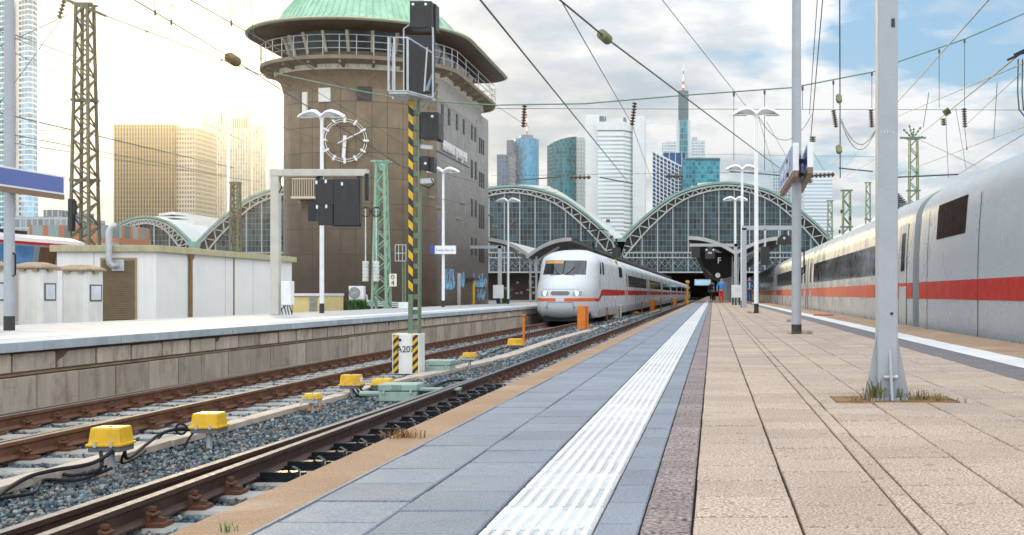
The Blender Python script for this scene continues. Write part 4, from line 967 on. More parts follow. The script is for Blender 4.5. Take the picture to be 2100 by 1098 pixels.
# silver twin slab tower
Y = 1010; t = T('silver_tower', 'pale silver tower of two slabs with a lower ribbon windowed centre', 'skyscraper', (X(1260, Y), Y, -1))
whitecl = facade('silver_cladding', (.66, .68, .68), (.74, .75, .75), 3.4, 3.6, .08, .06, var=.04, rough=.35, frough=.4, spec=.4)
ribbon = facade('silver_ribbon', (.46, .56, .57), (.74, .76, .76), 40, 3.75, .0, .55, var=.2, rough=.2, frough=.45, spec=.5, big=.3)
m = MB(); m.bx(X(1199, Y), X(1227, Y), Y + 6, Y + 40, -1, Z(233, Y)); m.bx(X(1296, Y), X(1320, Y), Y + 8, Y + 40, -1, Z(235, Y)); m.build('side_slab', whitecl, t, smooth=0)
m = MB(); m.bx(X(1226, Y), X(1279, Y), Y, Y + 34, -1, Z(276, Y)); m.add([(X(1279, Y), Y, -1), (X(1298, Y), Y + 14, -1), (X(1298, Y), Y + 14, Z(276, Y)), (X(1279, Y), Y, Z(276, Y))], [(0, 1, 2, 3)], 0, [[(0, 0), (12, 0), (12, Z(276, Y)), (0, Z(276, Y))]]); m.build('centre_block', ribbon, t, smooth=0)
m = MB(); m.prism([(X(1224, Y), Y - .4), (X(1280, Y), Y - .4), (X(1299, Y), Y + 13.5), (X(1299, Y), Y + 34), (X(1224, Y), Y + 34)], Z(267, Y), Z(250, Y)); m.prism([(X(1225, Y), Y + .3), (X(1279.5, Y), Y + .3), (X(1298, Y), Y + 14), (X(1298, Y), Y + 34), (X(1225, Y), Y + 34)], Z(276, Y), Z(270, Y)); m.build('crown_band', whitecl, t, smooth=0)
m = MB(); m.prism([(X(1225.5, Y), Y + .4), (X(1279, Y), Y + .4), (X(1297, Y), Y + 14), (X(1297, Y), Y + 34), (X(1225.5, Y), Y + 34)], Z(271, Y), Z(266.5, Y)); m.build('dark_storey', facade('dark_slots', (.10, .13, .14), (.5, .5, .5), 1.8, 9, .3, 0, var=.3), t, smooth=0)
for qa, qb, q1, q2, pt_ in ((1227, 1235, 12, 30, 234), (1238, 1240, 12, 16, 234), (1276, 1281, 12, 26, 237)):
    m = MB(); m.bx(X(qa, Y), X(qb, Y), Y + q1, Y + q2, Z(252, Y), Z(pt_, Y)); m.build('roof_plant', mat('dark_plant', (.10, .16, .19), .4), t, smooth=0)
# white framed blue office tower with slanted top
Y = 900; t = T('slanted_tower', 'blue office tower with white grid facade and slanted roofline', 'skyscraper', (X(1370, Y), Y, -1))
gridm = facade('white_grid', (.008, .045, .12), (.68, .71, .73), 3.05, 3.25, .24, .22, var=.5, rough=.15, frough=.5, spec=.25)
m = MB(); m.prism([(X(1337, Y), Y), (X(1396, Y), Y), (X(1396, Y), Y + 25), (X(1337, Y), Y + 25)], -1, 0, zt=lambda x, y: Z(310, Y) if x < X(1345, Y) else Z(341, Y)); m.build('grid_facade', gridm, t, smooth=0)
m = MB(); m.bx(X(1358, Y), X(1405, Y), Y + 8, Y + 30, -1, Z(311, Y)); m.build('rear_block', facade('blue_rear', (.006, .055, .15), (.50, .58, .64), 5.2, 30, .10, .05, var=.2, rough=.15, spec=.25), t, smooth=0)
m = MB(); m.bar((X(1336, Y), Y - .2, Z(309, Y)), (X(1396.5, Y), Y - .2, Z(341, Y)), .8, .8); m.build('slanted_cornice', whitepaint, t, smooth=0)
# spire tower
Y = 1424; t = T('spire_tower', 'tallest slim tower with dark top and red and white antenna mast', 'skyscraper', (X(1401, Y), Y, -1))
m = MB(); m.bx(X(1391, Y), X(1411.5, Y), Y, Y + 20, Z(246, Y), Z(186, Y)); m.build('dark_shaft', facade('grey_shaft', (.06, .10, .125), (.11, .15, .175), 2.2, 3.7, .25, .2, var=.3, big=.5, spec=.3), t, smooth=0)
m = MB(); m.bx(X(1394, Y), X(1410, Y), Y - 1, Y + 20, Z(312, Y), Z(246, Y)); m.bx(X(1394, Y), X(1410, Y), Y - 1, Y + 20, -1, Z(312, Y)); m.build('glass_core', facade('core_glass', (.03, .17, .21), (.13, .28, .32), 3.2, 8, .15, .2, var=.6, big=.4, spec=.3), t, smooth=0)
m = MB(); m.bx(X(1386, Y), X(1394, Y), Y + 2, Y + 24, -1, Z(246, Y)); m.bx(X(1410, Y), X(1417, Y), Y + 2, Y + 24, -1, Z(246, Y)); m.build('pale_flank', facade('pale_flank_cl', (.55, .63, .65), (.64, .70, .71), 3, 3.7, .3, .3, var=.1), t, smooth=0)
m = MB(); m.bx(X(1357, Y), X(1386, Y), Y + 2, Y + 30, -1, Z(293, Y)); m.bx(X(1364, Y), X(1386, Y), Y + 12, Y + 30, -1, Z(288, Y)); m.bx(X(1417, Y), X(1446, Y), Y + 2, Y + 30, -1, Z(288, Y)); m.build('wing', facade('pale_wing', (.28, .38, .42), (.58, .62, .63), 4, 3.8, .25, .45, var=.25), t, smooth=0)
m = MB(); m.bx(X(1419, Y), X(1430, Y), Y + 8, Y + 24, Z(288, Y), Z(280, Y)); m.build('roof_plant', roofg, t, smooth=0)
for i in range(8):
    za, zb2 = Z(186 - i * 7.2, Y), Z(186 - (i + 1) * 7.2, Y); m = MB(); m.tube([(X(1401, Y), Y + 8, za), (X(1401, Y), Y + 8, zb2)], [1.9 - .2 * i, 1.7 - .2 * i], 8); m.build('antenna_section', [mat('antenna_red', ()), whitepaint][0 if i in (0, 2, 5) else 1], t)
t, xa, xb, z1 = block('teal_block', 'low teal glass block above the crown of the right hall', 1400, 1476, 327, 870, facade('teal_block_glass', (.015, .16, .215), (.08, .26, .31), 2.4, 3.4, .12, .12, var=.5, rough=.15, big=.6, spec=.3), 30)
m = MB(); m.bx(X(1426, 869), X(1476, 869), 868.5, 869.95, -1, Z(332, 869)); m.build('glass_wing', facade('teal_wing', (.02, .19, .24), (.10, .30, .34), 2.4, 3.4, .1, .1, var=.5, big=.5, spec=.3), t, smooth=0)
m = MB(); m.bx(X(1399, 870), X(1477, 870), 869, 900, z1, z1 + 1); m.build('roof_edge', mat('dark_crown', ()), t, smooth=0)
block('office_tower', 'white ribbon windowed tower behind the blue name signs', 1650, 1707, 350, 1100, facade('white_ribbons', (.34, .45, .50), (.72, .74, .75), 60, 3.6, .0, .5, var=.15, big=.2), 40)
block('office_tower', 'blue grey tower partly behind the round lamp pole', 1584, 1622, 353, 1150, facade('bluegrey_grid', (.16, .26, .32), (.48, .54, .57), 2.6, 3.5, .3, .3, var=.3), 40)
# left: tall tower, beige slab, two pale towers
Y = 700; xa, xb = X(-60, Y), X(79, Y); t = T('residential_tower', 'very tall pale glass tower with balconies at the left picture edge', 'skyscraper', (X(20, Y), Y, -1))
m = MB(); m.prism([(xa, Y + 10), (X(26, Y), Y), (X(20, Y + 40), Y + 40), (xa, Y + 40)], -1, 190); m.build('glass_facade', facade('teal_floors', (.05, .20, .24), (.55, .60, .60), 2.6, 3.3, .08, .3, var=.35, big=.3, spec=.3), t, smooth=0)
m = MB(); m.prism([(X(26, Y) + .1, Y + 3), (X(42, Y), Y + 3), (X(38, Y + 30), Y + 30), (X(28, Y + 30), Y + 30)], -1, 190); m.build('balcony_column', facade('balconies', (.10, .10, .11), (.66, .68, .68), 4.9, 3.3, .4, .38, var=.4), t, smooth=0)
m = MB(); m.prism([(X(42, Y), Y + 1), (X(58, Y - 2), Y - 2), (X(70, Y + 1), Y + 1), (X(77, Y + 7), Y + 7), (X(79, Y + 14), Y + 14), (X(74, Y + 40), Y + 40), (X(44, Y + 40), Y + 40)], -1, 190); m.build('curved_bay', facade('pale_blue_bay', (.20, .42, .58), (.62, .68, .71), 3.2, 3.3, .08, .22, var=.25, rough=.15, big=.6, spec=.3), t, smooth=25)
t, xa, xb, z1 = block('slab_block', 'broad beige office slab with vertical ribs in the sun glare', 233, 358, 257, 900, facade('beige_ribs', (.075, .05, .025), (.34, .27, .17), 2.35, 3.7, .45, .10, var=.3, rough=.3, spec=.2), 40)
m = MB(); m.bx(X(358, 904), X(402, 904), 903, 940, -1, z1 - 1); m.build('rear_wing', facade('beige_wing', (.16, .12, .07), (.50, .44, .33), 2.2, 3.7, .45, .4, var=.4, rough=.3), t, smooth=0)
m = MB(); m.bx(X(232, 900), X(360, 900), 899.5, 941, z1, z1 + 1.2); m.build('roof_edge', mat('beige_cornice', (.5, .44, .33), .7), t, smooth=0)
palet = facade('cream_rib_tower', (.42, .38, .30), (.68, .64, .55), 2.2, 3.6, .5, .1, var=.3, rough=.35)
t, xa, xb, z1 = block('office_tower', 'pale cream tower in the brightest sun glare right of the beige slab', 410, 458, 232, 1000, palet, 8)
t, xa, xb, z1 = block('office_tower', 'cream tower with sign band near its top, left of the signal tower', 470, 508, 222, 950, palet, 8)
m = MB(); m.bx(X(476, 950), X(508, 950), 949.6, 949.95, Z(263, 950), Z(244, 950)); m.build('dark_slots', facade('slots', (.12, .09, .05), (.6, .55, .42), 1.6, 30, .5, 0, var=.2), t, smooth=0)
t2_, xa, xb, z1 = block('office_tower', 'lower cream tower with slotted top touching the signal tower', 517, 540, 258, 960, palet, 8)
block('office_tower', 'thin white tower sliver beside the signal tower wall', 545, 551, 322, 940, whitecl, 20)
# low buildings at left and the zigzag roof at right
t = T('low_building', 'low red brown building with glazed bays behind the lattice mast', 'building', (X(170, 220), 220, -1))
m = MB(); m.bx(X(60, 220), X(245, 220), 220, 232, -1, Z(462, 220)); m.build('wall', facade('redbrown_bays', (.16, .22, .22), (.36, .13, .06), 3.2, 3.6, .35, .3, var=.5), t, smooth=0)
m = MB(); m.bx(X(40, 228), X(150, 228), 226, 240, -1, Z(446, 228)); m.build('roof_plant', facade('plant_screen', (.20, .24, .26), (.4, .42, .42), 1.2, 2, .2, .2, var=.4), t, smooth=0); m = MB(); m.bx(X(95, 228), X(126, 228), 227, 240, -1, Z(431, 228)); m.build('roof_plant', MATS['plant_screen'], t, smooth=0)
t = T('stepped_building', 'dark building with stepped rounded floors above the passing train roof', 'building', (X(1850, 300), 300, -1))
m = MB()
for k in range(6): m.bx(X(1830, 300), X(1846 + 2.6 * k, 300), 300 - k * .6, 315, Z(397 + 4.2 * k + 2, 300), Z(397 + 4.2 * k, 300))
m.bx(X(1830, 300), X(1845, 300), 301, 315, -1, Z(397, 300)); m.build('floor_band', mat('dark_band', (.10, .12, .13), .5), t, smooth=0)
# ------------------------------------------------------------------ platform roofs
canm = mat('canopy_grey', (.44, .43, .42), .6, var=.12, sc=.6, streak=.2)
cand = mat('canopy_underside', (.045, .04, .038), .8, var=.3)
def canopy(cx, y0, y1, zv, zt, wl_, wr, label, sign=None):
    t = T('platform_roof', label, 'platform roof', (cx, y0, 0))
    def prof(w, s): return [(cx + s * w * f, zv + (zt - zv) * (1 - (1 - f) ** 2.1) - .10 * max(0, f - .8) * 5 * 0) for f in np.linspace(0, 1, 10)]
    top = prof(wl_, -1)[::-1] + prof(wr, 1)[1:]
    m = MB(); sec = top + [(x, z - .26) for x, z in reversed(top)]
    m.loft([[(x, y, z) for x, z in sec] for y in (y0, y0 + .25)], True, True); m.build('front_edge', canm, t, smooth=30)
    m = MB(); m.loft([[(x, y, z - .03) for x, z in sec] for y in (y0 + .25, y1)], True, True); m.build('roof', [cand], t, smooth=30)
    m = MB(); m.loft([[(x, y, z + .02) for x, z in top] for y in (y0 + .1, y1)], False); m.build('roof_skin', canm, t, smooth=30)
    for j, y in enumerate(np.arange(y0 + 2.2, min(y1, y0 + 110), 9)):
        m = MB()
        for dx in (-.22, .22):
            for dy in (-.2, .2): m.tube([(cx + dx, y + dy, 0), (cx + dx, y + dy, zv - .1)], .055, 6)
        m.bx(cx - .3, cx + .3, y - .25, y + .25, 0, .9) if False else None
        for z in (1.1, 1.9): m.bx(cx - .26, cx + .26, y - .24, y + .24, z, z + .06)
        m.bar((cx - .2, y, zv - .5), (cx - wl_ * .62, y, zv + (zt - zv) * .75 - .3), .1, .16); m.bar((cx + .2, y, zv - .5), (cx + wr * .62, y, zv + (zt - zv) * .75 - .3), .1, .16)
        m.build('column', galv, t, smooth=30)
    return t
cl_ = canopy(-13.45, 80, 275, 3.55, 4.75, 3.3, 3.1, 'butterfly platform roof with grey curved edge over the left platform')
m = MB()
for k in range(5): m.bx(-13.45 + .7 + k * .5, -13.45 + .76 + k * .5, 80.5, 275, 3.9 + k * .15, 4.0 + k * .15)
m.build('purlin', cand, cl_, smooth=0)
cr = canopy(1.62, 78, 278, 3.65, 4.75, 3.35, 3.6, 'butterfly platform roof with grey curved edge over our platform')
# black fascia funnel with platform letter under the right roof
m = MB(); m.loft([[(X(1433, 79), 79.3, 2.2 + 1.4), (X(1500, 79), 79.3, 3.6), (X(1500, 79), 79.3, 1.9), (X(1462, 79), 79.3, 2.0), (X(1443, 79), 79.3, 2.6)], [(X(1450, 110), 140, 3.5), (X(1495, 110), 140, 3.5), (X(1495, 110), 140, 2.6), (X(1470, 110), 140, 2.6), (X(1455, 110), 140, 2.9)]], True, True)
fs_ = m.build('dark_cladding', mat('black_cladding', (.006, .006, .006), .8, var=.3, spec=.2), cr, smooth=0)
text('F', .62, cr, letterw, (X(1475, 79), 79.22, Z(535, 79)), '-Y', 'platform_letter', .01)
ckt = T('platform_clock', 'small round white platform clock hanging under the right platform roof', 'clock', (X(1472, 78.9), 78.9, Z(565, 78.9)))
m = MB(); m.lathe([(.001, 0), (.17, 0), (.18, .02), (.18, .12), (.001, .12)], (X(1472, 78.9), 78.9, Z(565, 78.9)), 20, axis='Y'); m.build('dial', mat('clock_dial', (.6, .6, .6), .4), ckt)
m = MB(); c_ = Vector((X(1472, 78.9), 78.88, Z(565, 78.9))); m.bar(c_, c_ + Vector((0, 0, .13)), .02, .01); m.bar(c_, c_ + Vector((.07, 0, -.06)), .025, .01); m.build('hand', letterk, ckt)
# ------------------------------------------------------------------ lamp posts with twin wing heads
def make_lamp(label, x, y, zt, w=.77):
    t = T('street_lamp', label, 'lamp post', (x, y, 0), 'platform lamp posts')
    m = MB(); m.tube([(x, y, 0), (x, y, 2.6), (x, y, zt - .25)], [.075, .072, .055], 12); m.build('post', whitepaint, t, smooth=40)
    m = MB(); m.tube([(x, y, 0), (x, y, .32)], .08, 12); m.build('base_band', mat('black_base_band', (.03, .03, .03), .6), t, smooth=40)
    for s in (-1, 1):
        m = MB(); P_ = [(0, .18, -.12), (.22, .20, .02), (.42, .19, .05), (.72, .20, -.02), (1.0, .12, -.14)]
        rings = []
        for f, d, z in P_:
            fx = x + s * f * w; rings.append([(fx, y - d, zt + z - .06), (fx, y - d * .9, zt + z), (fx, y, zt + z + .05), (fx, y + d * .9, zt + z), (fx, y + d, zt + z - .06), (fx, y, zt - .14 - .05 * (1 - f))])
        m.loft(rings, True, True); wg = m.build('lamp_wing', mat('lamp_white', (.80, .81, .81), .4, var=.03), t, smooth=30)
        m = MB(); m.bx(x + s * w * .4, x + s * w * .92, y - .09, y + .09, zt - .20, zt - .165); m.build('lamp_tube', mat('lamp_diffuser', (.6, .62, .6), .3), wg, smooth=0)
    m = MB(); m.lathe([(.055, zt - .3), (.11, zt - .12), (.05, zt - .05)], (x, y, 0), 10); m.build('collar', whitepaint, t)
    return t
l0 = make_lamp('nearest twin winged lamp post on our platform', X(1551, 36), 36, Z(225, 36))
for px, Y, lab in ((1522, 52, 'second twin winged lamp post on our platform, behind the nearest one'), (1508, 69, 'third and farthest twin winged lamp post on our platform'),
                   (660, 36.5, 'tall twin winged lamp post in front of the tower clock'), (909, 53, 'twin winged lamp post with a small name sign beside the tower flank'), (1042, 70, 'twin winged lamp post in front of the middle hall')):
    dup(l0, (X(px, Y), Y, 0), None, lab)
far = dup(l0, (X(515, 180), 180, -1.2), None, 'tiny distant twin winged lamp above the white shed')
def station_name(px, Y, pyt, label, s1=1.0):
    x = X(px, Y); z = Z(pyt, Y)
    t = T('name_sign', label, 'sign', (x, Y, z))
    m = MB(); m.box((x + .12, Y - .16, z), (1.05, .12, .40)); m.build('sign_box', whitepaint, t, smooth=0)
    m = MB(); m.box((x - .46, Y - .18, z), (.22, .10, .40)); m.build('blue_end', bluesign, t, smooth=0)
    text('Frankfurt (Main) Hbf', .105, t, bluesign, (x + .14, Y - .225, z - .02), '-Y', 'lettering', .002)
    return t
station_name(909, 53, 513, 'small white and blue station name sign on the lamp post beside the tower')

# ------------------------------------------------------------------ near poles
t = T('steel_column', 'thick square grey steel column on gusset plates in the foreground', 'column', (X(1818, 6.72), 6.72, 0))
x, y = X(1818, 6.72), 6.72; w = .122
m = MB(); m.box((x, y, 3.6), (w, w, 7.2)); m.build('shaft', greypaint, t, smooth=0, bevel=.010)
for sx in (-1, 1):
    m = MB(); k = [(x + sx * w / 2, .40), (x + sx * (w / 2 + .078), 0.0), (x + sx * w / 2, 0.0)]
    m.loft([[(a, y - .008 + d, b) for a, b in k] for d in (0, .016)], True, True); m.build('gusset_plate', greypaint, t, smooth=0)
m = MB(); k = [(y - w / 2, .30), (y - w / 2 - .09, 0), (y - w / 2, 0)]
m.loft([[(x + .012 + d, a, b) for a, b in k] for d in (-.007, .007)], True, True); m.build('gusset_plate', greypaint, t, smooth=0)
m = MB(); m.bx(x - .11, x + .11, y - .12, y + .1, -.01, .012); m.build('base_plate', greypaint, t, smooth=0)
m = MB(); m.tube([(x - .03, y - w / 2 - .02, .135), (x + .05, y - w / 2 - .02, .135)], .012, 8); m.lathe([(.016, -.01), (.016, .01)], (x + .045, y - w / 2 - .022, .135), 6, axis='X'); m.build('earthing_bolt', galv, t)
m = MB(); m.lathe([(.01, 0), (.01, .006)], (x + .022, y - w / 2 - .004, .52), 8, axis='Y'); m.bx(x + .02, x + .04, y - w / 2 - .006, y - w / 2, 2.26, 2.31); m.build('scar', letterk, t)
m = MB(); random.seed(3)
for j in range(2):
    z = Z(268, 6.6) - .0; xx = x - .045
    for k in range(5): m.tube([(xx + k * .018 + random.uniform(0, .006), y - w / 2 - .001, z + random.uniform(-.012, .012)) for _ in range(4)], .0015, 3)
m.build('scratched_tag', letterw, t); random.seed(7)

def signpost(px, Y, label, sign_label, s, xoff, za, zb, y0, y1, group=None, faces=(-1, 1), topz=8, r=.078):
    x = X(px, Y); t = T('sign_pole', label, 'pole', (x, Y, 0))
    m = MB(); m.tube([(x, Y, 0), (x, Y, 3), (x, Y, topz)], [r, r, r * .85], 16); m.build('shaft', greypaint, t, smooth=40)
    m = MB(); m.tube([(x, Y, -.002), (x, Y, .15 if px > 1000 else .25)], r + .004, 16); m.build('base_band', mat('black_base_band', ()), t, smooth=40)
    m = MB(); m.tube([(x + r, Y - .03, .95), (x + r + .04, Y - .03, .98), (x + r + .04, Y - .03, 1.32), (x + r, Y - .03, 1.36)], .014, 6); m.build('earth_cable', blackrub, t)
    m = MB()
    for z in (za + .02, (za + zb) / 2): m.bx(x - .16, x + .16, Y - .1, Y + .1, z, z + .05)
    m.build('clamp', darksteel, t, smooth=0)
    return t, x
t, x = signpost(1633.5, 17.6, 'round grey pole carrying two blue name signs on our platform', '', 1, .2, 2.5, 2.98, 16.6, 20)
# two sign boxes along the platform, angled out
def signbox(label, xa, xb, Ya, Yb, z0, z1, face_mat, txt=None):
    s = T('name_sign', label, 'sign', ((xa + xb) / 2, (Ya + Yb) / 2, z0)); d = Vector((xb - xa, Yb - Ya, 0)); n = Vector((d.y, -d.x, 0)).normalized() * .045
    m = MB(); m.loft([[(xa + n.x * k, Ya + n.y * k, z) for k, z in ((-1, z0), (1, z0), (1, z1), (-1, z1))], [(xb + n.x * k, Yb + n.y * k, z) for k, z in ((-1, z0), (1, z0), (1, z1), (-1, z1))]], True, True); b = m.build('frame', whitepaint, s, smooth=0)
    for k in (-1, 1):
        m = MB(); e = 1.06 * k; u = d.normalized() * .04; m.add([(xa + n.x * e + u.x, Ya + n.y * e + u.y, z0 + .03), (xb + n.x * e - u.x, Yb + n.y * e - u.y, z0 + .03), (xb + n.x * e - u.x, Yb + n.y * e - u.y, z1 - .03), (xa + n.x * e + u.x, Ya + n.y * e + u.y, z1 - .03)], [(0, 1, 2, 3)]); m.build('sign_face', face_mat, b, smooth=0)
    m = MB(); m.loft([[(xa + n.x * k, Ya + n.y * k, z) for k, z in ((-.9, z0 - .09), (.9, z0 - .09), (.9, z0 - .003), (-.9, z0 - .003))], [(xb + n.x * k, Yb + n.y * k, z) for k, z in ((-.9, z0 - .09), (.9, z0 - .09), (.9, z0 - .003), (-.9, z0 - .003))]], True, True); m.build('lamp_trough', mat('brown_lamp_trough', (.20, .13, .08), .5), s, smooth=0)
    return s, b
sA, bA = signbox('pale blue station name sign left of the round grey pole', X(1632, 16.6), X(1604, 20.0), 16.6, 20.0, Z(350, 16.6), Z(293, 16.6), mat('washed_blue_face', (.26, .36, .60), .3, var=.15, sc=3))
sB, bB = signbox('deep blue station name sign right of the round grey pole', X(1662, 16.4), X(1642, 19.6), 16.4, 19.6, Z(343, 16.4), Z(292, 16.4), bluesign)
text('Frankfurt (Main) Hbf', .26, sA, letterw, (X(1618, 18.3) - .075, 18.3, (Z(350, 16.6) + Z(293, 16.6)) / 2 - .03), '-X', 'lettering', .002)
t, x = signpost(19, 19.3, 'round grey pole carrying a long blue sign at the left picture edge', '', 1, .2, 2.42, 2.8, 16, 20, r=.085)
signbox('long plain blue station sign at the left picture edge', X(-40, 18.2), X(128, 20.35), 18.2, 20.35, Z(400, 20.35), Z(362, 20.35), fadedblue)

# ------------------------------------------------------------------ signals
stp = stripes('hazard_stripes', .30, 1); stp2 = stripes('hazard_stripes_box', .16, -1)
def sbox(m, Y, px0, px1, py0, py1, d=.3, y_=None): m.bx(X(px0, Y), X(px1, Y), Y, Y + d, Z(py1, Y), Z(py0, Y)); return m
Y = 21.7; sg = T('signal_mast', 'tall green signal mast with hazard stripes, caged black signal heads and white number box', 'signal', (X(848, Y), Y, BED))
m = MB(); sbox(m, Y - .12, 804, 860, 685, 768, .42); bx_ = m.build('number_box', mat('white_box_paint', (.80, .80, .77), .45, var=.05, streak=.2), sg, smooth=0, bevel=.012)
for a, b in ((806, 817.5), (845.5, 857)):
    m = MB(); m.bx(X(a, Y - .13), X(b, Y - .13), Y - .128, Y - .121, Z(766, Y - .12), Z(687, Y - .12)); m.build('stripe_panel', stp2, bx_, smooth=0)
text('A207', .175, bx_, letterk, (X(831.5, Y - .13), Y - .128, Z(717, Y - .13)), '-Y', 'number', .003, sx=.92)
m = MB(); m.lathe([(.03, 0), (.03, .01)], (X(824, Y), Y - .135, Z(697, Y)), 10, axis='Y'); m.build('keyhole', letterk, bx_)
m = MB(); sbox(m, Y + .02, 815, 858, 766, 800, .3); m.build('footing', fastrust, sg, smooth=0)
m = MB(); sbox(m, Y - .02, 837.5, 846.5, 207, 685, .02); m.build('stripe_board', stp, sg, smooth=0)
m = MB(); sbox(m, Y - .03, 837.5, 846.5, 604, 685, .012); sbox(m, Y, 837, 840, 200, 685, .16); sbox(m, Y, 856.5, 860, 200, 685, .16)
for k in range(15): sbox(m, Y + .01, 838, 859.5, 226 + k * 31.5, 236 + k * 31.5, .14)
m.build('lattice_post', greenpaint, sg, smooth=0)
m = MB(); sbox(m, Y - .1, 840, 885, 2, 57, .34); sbox(m, Y + .1, 884, 894, 8, 62, .28); m.build('signal_head', blackpaint, sg, smooth=0, bevel=.012)
m = MB(); sbox(m, Y - .05, 828, 890, 72, 192, .10); m.build('signal_head', blackpaint, sg, smooth=0, bevel=.01)
m = MB(); sbox(m, Y - .05, 862, 899, 230, 284, .34); sbox(m, Y + .2, 896, 905, 233, 290, .2); m.build('signal_head', blackpaint, sg, smooth=0, bevel=.012)
m = MB(); sbox(m, Y - .02, 862, 879, 320, 349, .25); sbox(m, Y + .04, 879, 890, 322, 352, .25); m.build('signal_head', blackpaint, sg, smooth=0, bevel=.01)
m = MB()
for a, b in ((847, 9), (873, 9), (885, 238), (871, 335)): m.lathe([(.001, -.008), (.028, 0), (.028, .01)], (X(a, Y - .1), Y - (.105 if b < 20 else .055), Z(b, Y - .1)), 12, axis='Y')
m.build('marker_lens', mat('pale_lens', (.75, .75, .72), .3), sg)
m = MB(); m.tube([(X(877, Y), Y - .052, Z(188, Y)), (X(884, Y), Y - .054, Z(165, Y)), (X(890, Y), Y - .05, Z(150, Y))], [.05, .03, .02], 5); m.build('sprayed_mark', mat('grey_spray', (.2, .26, .3), .6), sg)
g0, g1_ = Y - .75, Y + .1
m = MB(); zt_, zb_ = Z(86, Y - .4), Z(194, Y - .4)
fl, fr_, bl, br = (X(797, g0), g0), (X(836, g0), g0), (X(806, g1_), g1_), (X(895, g1_), g1_ - .1)
fr2 = (X(893, g1_), g1_ - .2)
m.tube([(*bl, zt_), (*fl, zt_), (*fr_, zt_), (*fr2, Z(112, Y)), (*fr2, Z(60, Y)), (X(878, Y), Y, Z(55, Y))], .018, 6)
m.tube([(*fl, zb_), (*fr_, zb_), (*fr2, zb_ - .02)], .018, 6)
for q in (fl, fr_, (fl[0] * .7 + fr_[0] * .3, g0)): m.tube([(*q, zb_), (*q, zt_)], .022, 6)
m.tube([(*bl, zb_), (*bl, zt_)], .018, 6); m.tube([(*fr2, zb_), (*fr2, Z(112, Y))], .018, 6); m.tube([(X(870, g0 + .3), g0 + .3, zb_ + .05), (X(876, g0 + .3), g0 + .3, Z(108, Y))], .016, 6)
m.tube([(X(831, Y), Y - .1, Z(190, Y)), (X(831, Y), Y - .1, Z(62, Y)), (X(842, Y), Y - .1, Z(54, Y))], .014, 6)
m.tube([(X(893, Y), Y, Z(190, Y)), (X(868, Y), Y + .1, Z(222, Y))], .02, 6)
m.loft([[(fl[0], g0, zb_ - .05), (fr_[0], g0, zb_ - .05), (fr_[0], g0, zb_ - .01), (fl[0], g0, zb_ - .01)], [(X(820, Y), Y, zb_ - .05), (X(893, Y), Y, zb_ - .05), (X(893, Y), Y, zb_ - .01), (X(820, Y), Y, zb_ - .01)]], True, True)
m.build('service_cage', galv, sg, smooth=30)
m = MB(); m.bar((X(860, Y), Y + .1, Z(300, Y)), (X(884, Y), Y + .1, Z(302, Y)), .1, .08); m.build('bracket', galv, sg, smooth=0); m = MB(); m.bar((X(860, Y), Y + .1, Z(372, Y)), (X(885, Y), Y + .1, Z(370, Y)), .14, .1)
m.build('bracket', galv, sg, smooth=0); m = MB(); m.tube([(X(884, Y), Y, Z(366, Y)), (X(890, Y), Y, Z(378, Y)), (X(880, Y), Y, Z(386, Y)), (X(866, Y), Y, Z(380, Y))], .012, 5); m.build('cable_loop', blackrub, sg)
Y = 69.; s2 = T('signal_mast', 'distant thin signal mast with hazard stripes beside the standing white train', 'signal', (X(1263, Y), Y, BED))
m = MB(); sbox(m, Y, 1253, 1273, 626, 653, .4); b2 = m.build('number_box', mat('white_box_paint', ()), s2, smooth=0)
for a, b in ((1253.5, 1257.5), (1268.5, 1272.5)):
    m = MB(); m.bx(X(a, Y), X(b, Y), Y - .01, Y - .002, Z(652, Y), Z(627, Y)); m.build('stripe_panel', stp2, b2, smooth=0)
m = MB(); sbox(m, Y, 1261.5, 1266, 530, 626, .12); m.build('stripe_post', stp, s2, smooth=0)
m = MB(); sbox(m, Y - .1, 1255, 1272, 508, 528, .3); m.build('signal_head', blackpaint, s2, smooth=0, bevel=.02)
m = MB(); sbox(m, Y - .16, 1258, 1270, 511, 525, .05); m.build('backboard', letterk, s2, smooth=0)
m = MB(); sbox(m, Y + .05, 1262, 1266, 490, 508, .1); m.build('post_top', darksteel, s2, smooth=0)
# cantilever gantry with signal panels, left platform
Y = 33.5; gt = T('signal_gantry', 'beige cantilever gantry with black signal panels on the left platform', 'signal gantry', (X(562, Y), Y, 0))
gm = mat('beige_gantry_paint', (.52, .49, .43), .5, var=.08, streak=.25, streakcol=(.3, .22, .1))
m = MB(); sbox(m, Y, 554, 571, 352, 646, .22); m.build('post', gm, gt, smooth=0, bevel=.01)
m = MB(); sbox(m, Y - .02, 553, 752, 347, 361, .26); m.build('beam', gm, gt, smooth=0, bevel=.01)
for a, b, c, d in ((649, 684, 368, 420), (652, 682, 420, 462), (684, 734, 367, 462)):
    m = MB(); sbox(m, Y - .25, a, b, c, d, .22); m.build('signal_panel', blackpaint, gt, smooth=0, bevel=.012)
m = MB(); sbox(m, Y - .1, 734, 738, 362, 464, .2); sbox(m, Y - .1, 647, 650, 362, 440, .1); sbox(m, Y - .02, 748, 755, 356, 412, .1); sbox(m, Y, 632, 648, 414, 454, .2); sbox(m, Y - .05, 684, 740, 459, 465, .1)
for a in (655, 735): sbox(m, Y, a - 3, a + 3, 360, 368, .2)
m.build('panel_bracket', darksteel, gt, smooth=0)
m = MB()
for a, b in ((655, 376), (674, 374), (656, 426), (675, 425), (707, 379)): m.bx(X(a - 2, Y), X(a + 2, Y), Y - .256, Y - .25, Z(b + 3.5, Y), Z(b - 3.5, Y))
m.build('marker_lens', mat('pale_lens', ()), gt, smooth=0)
m = MB()
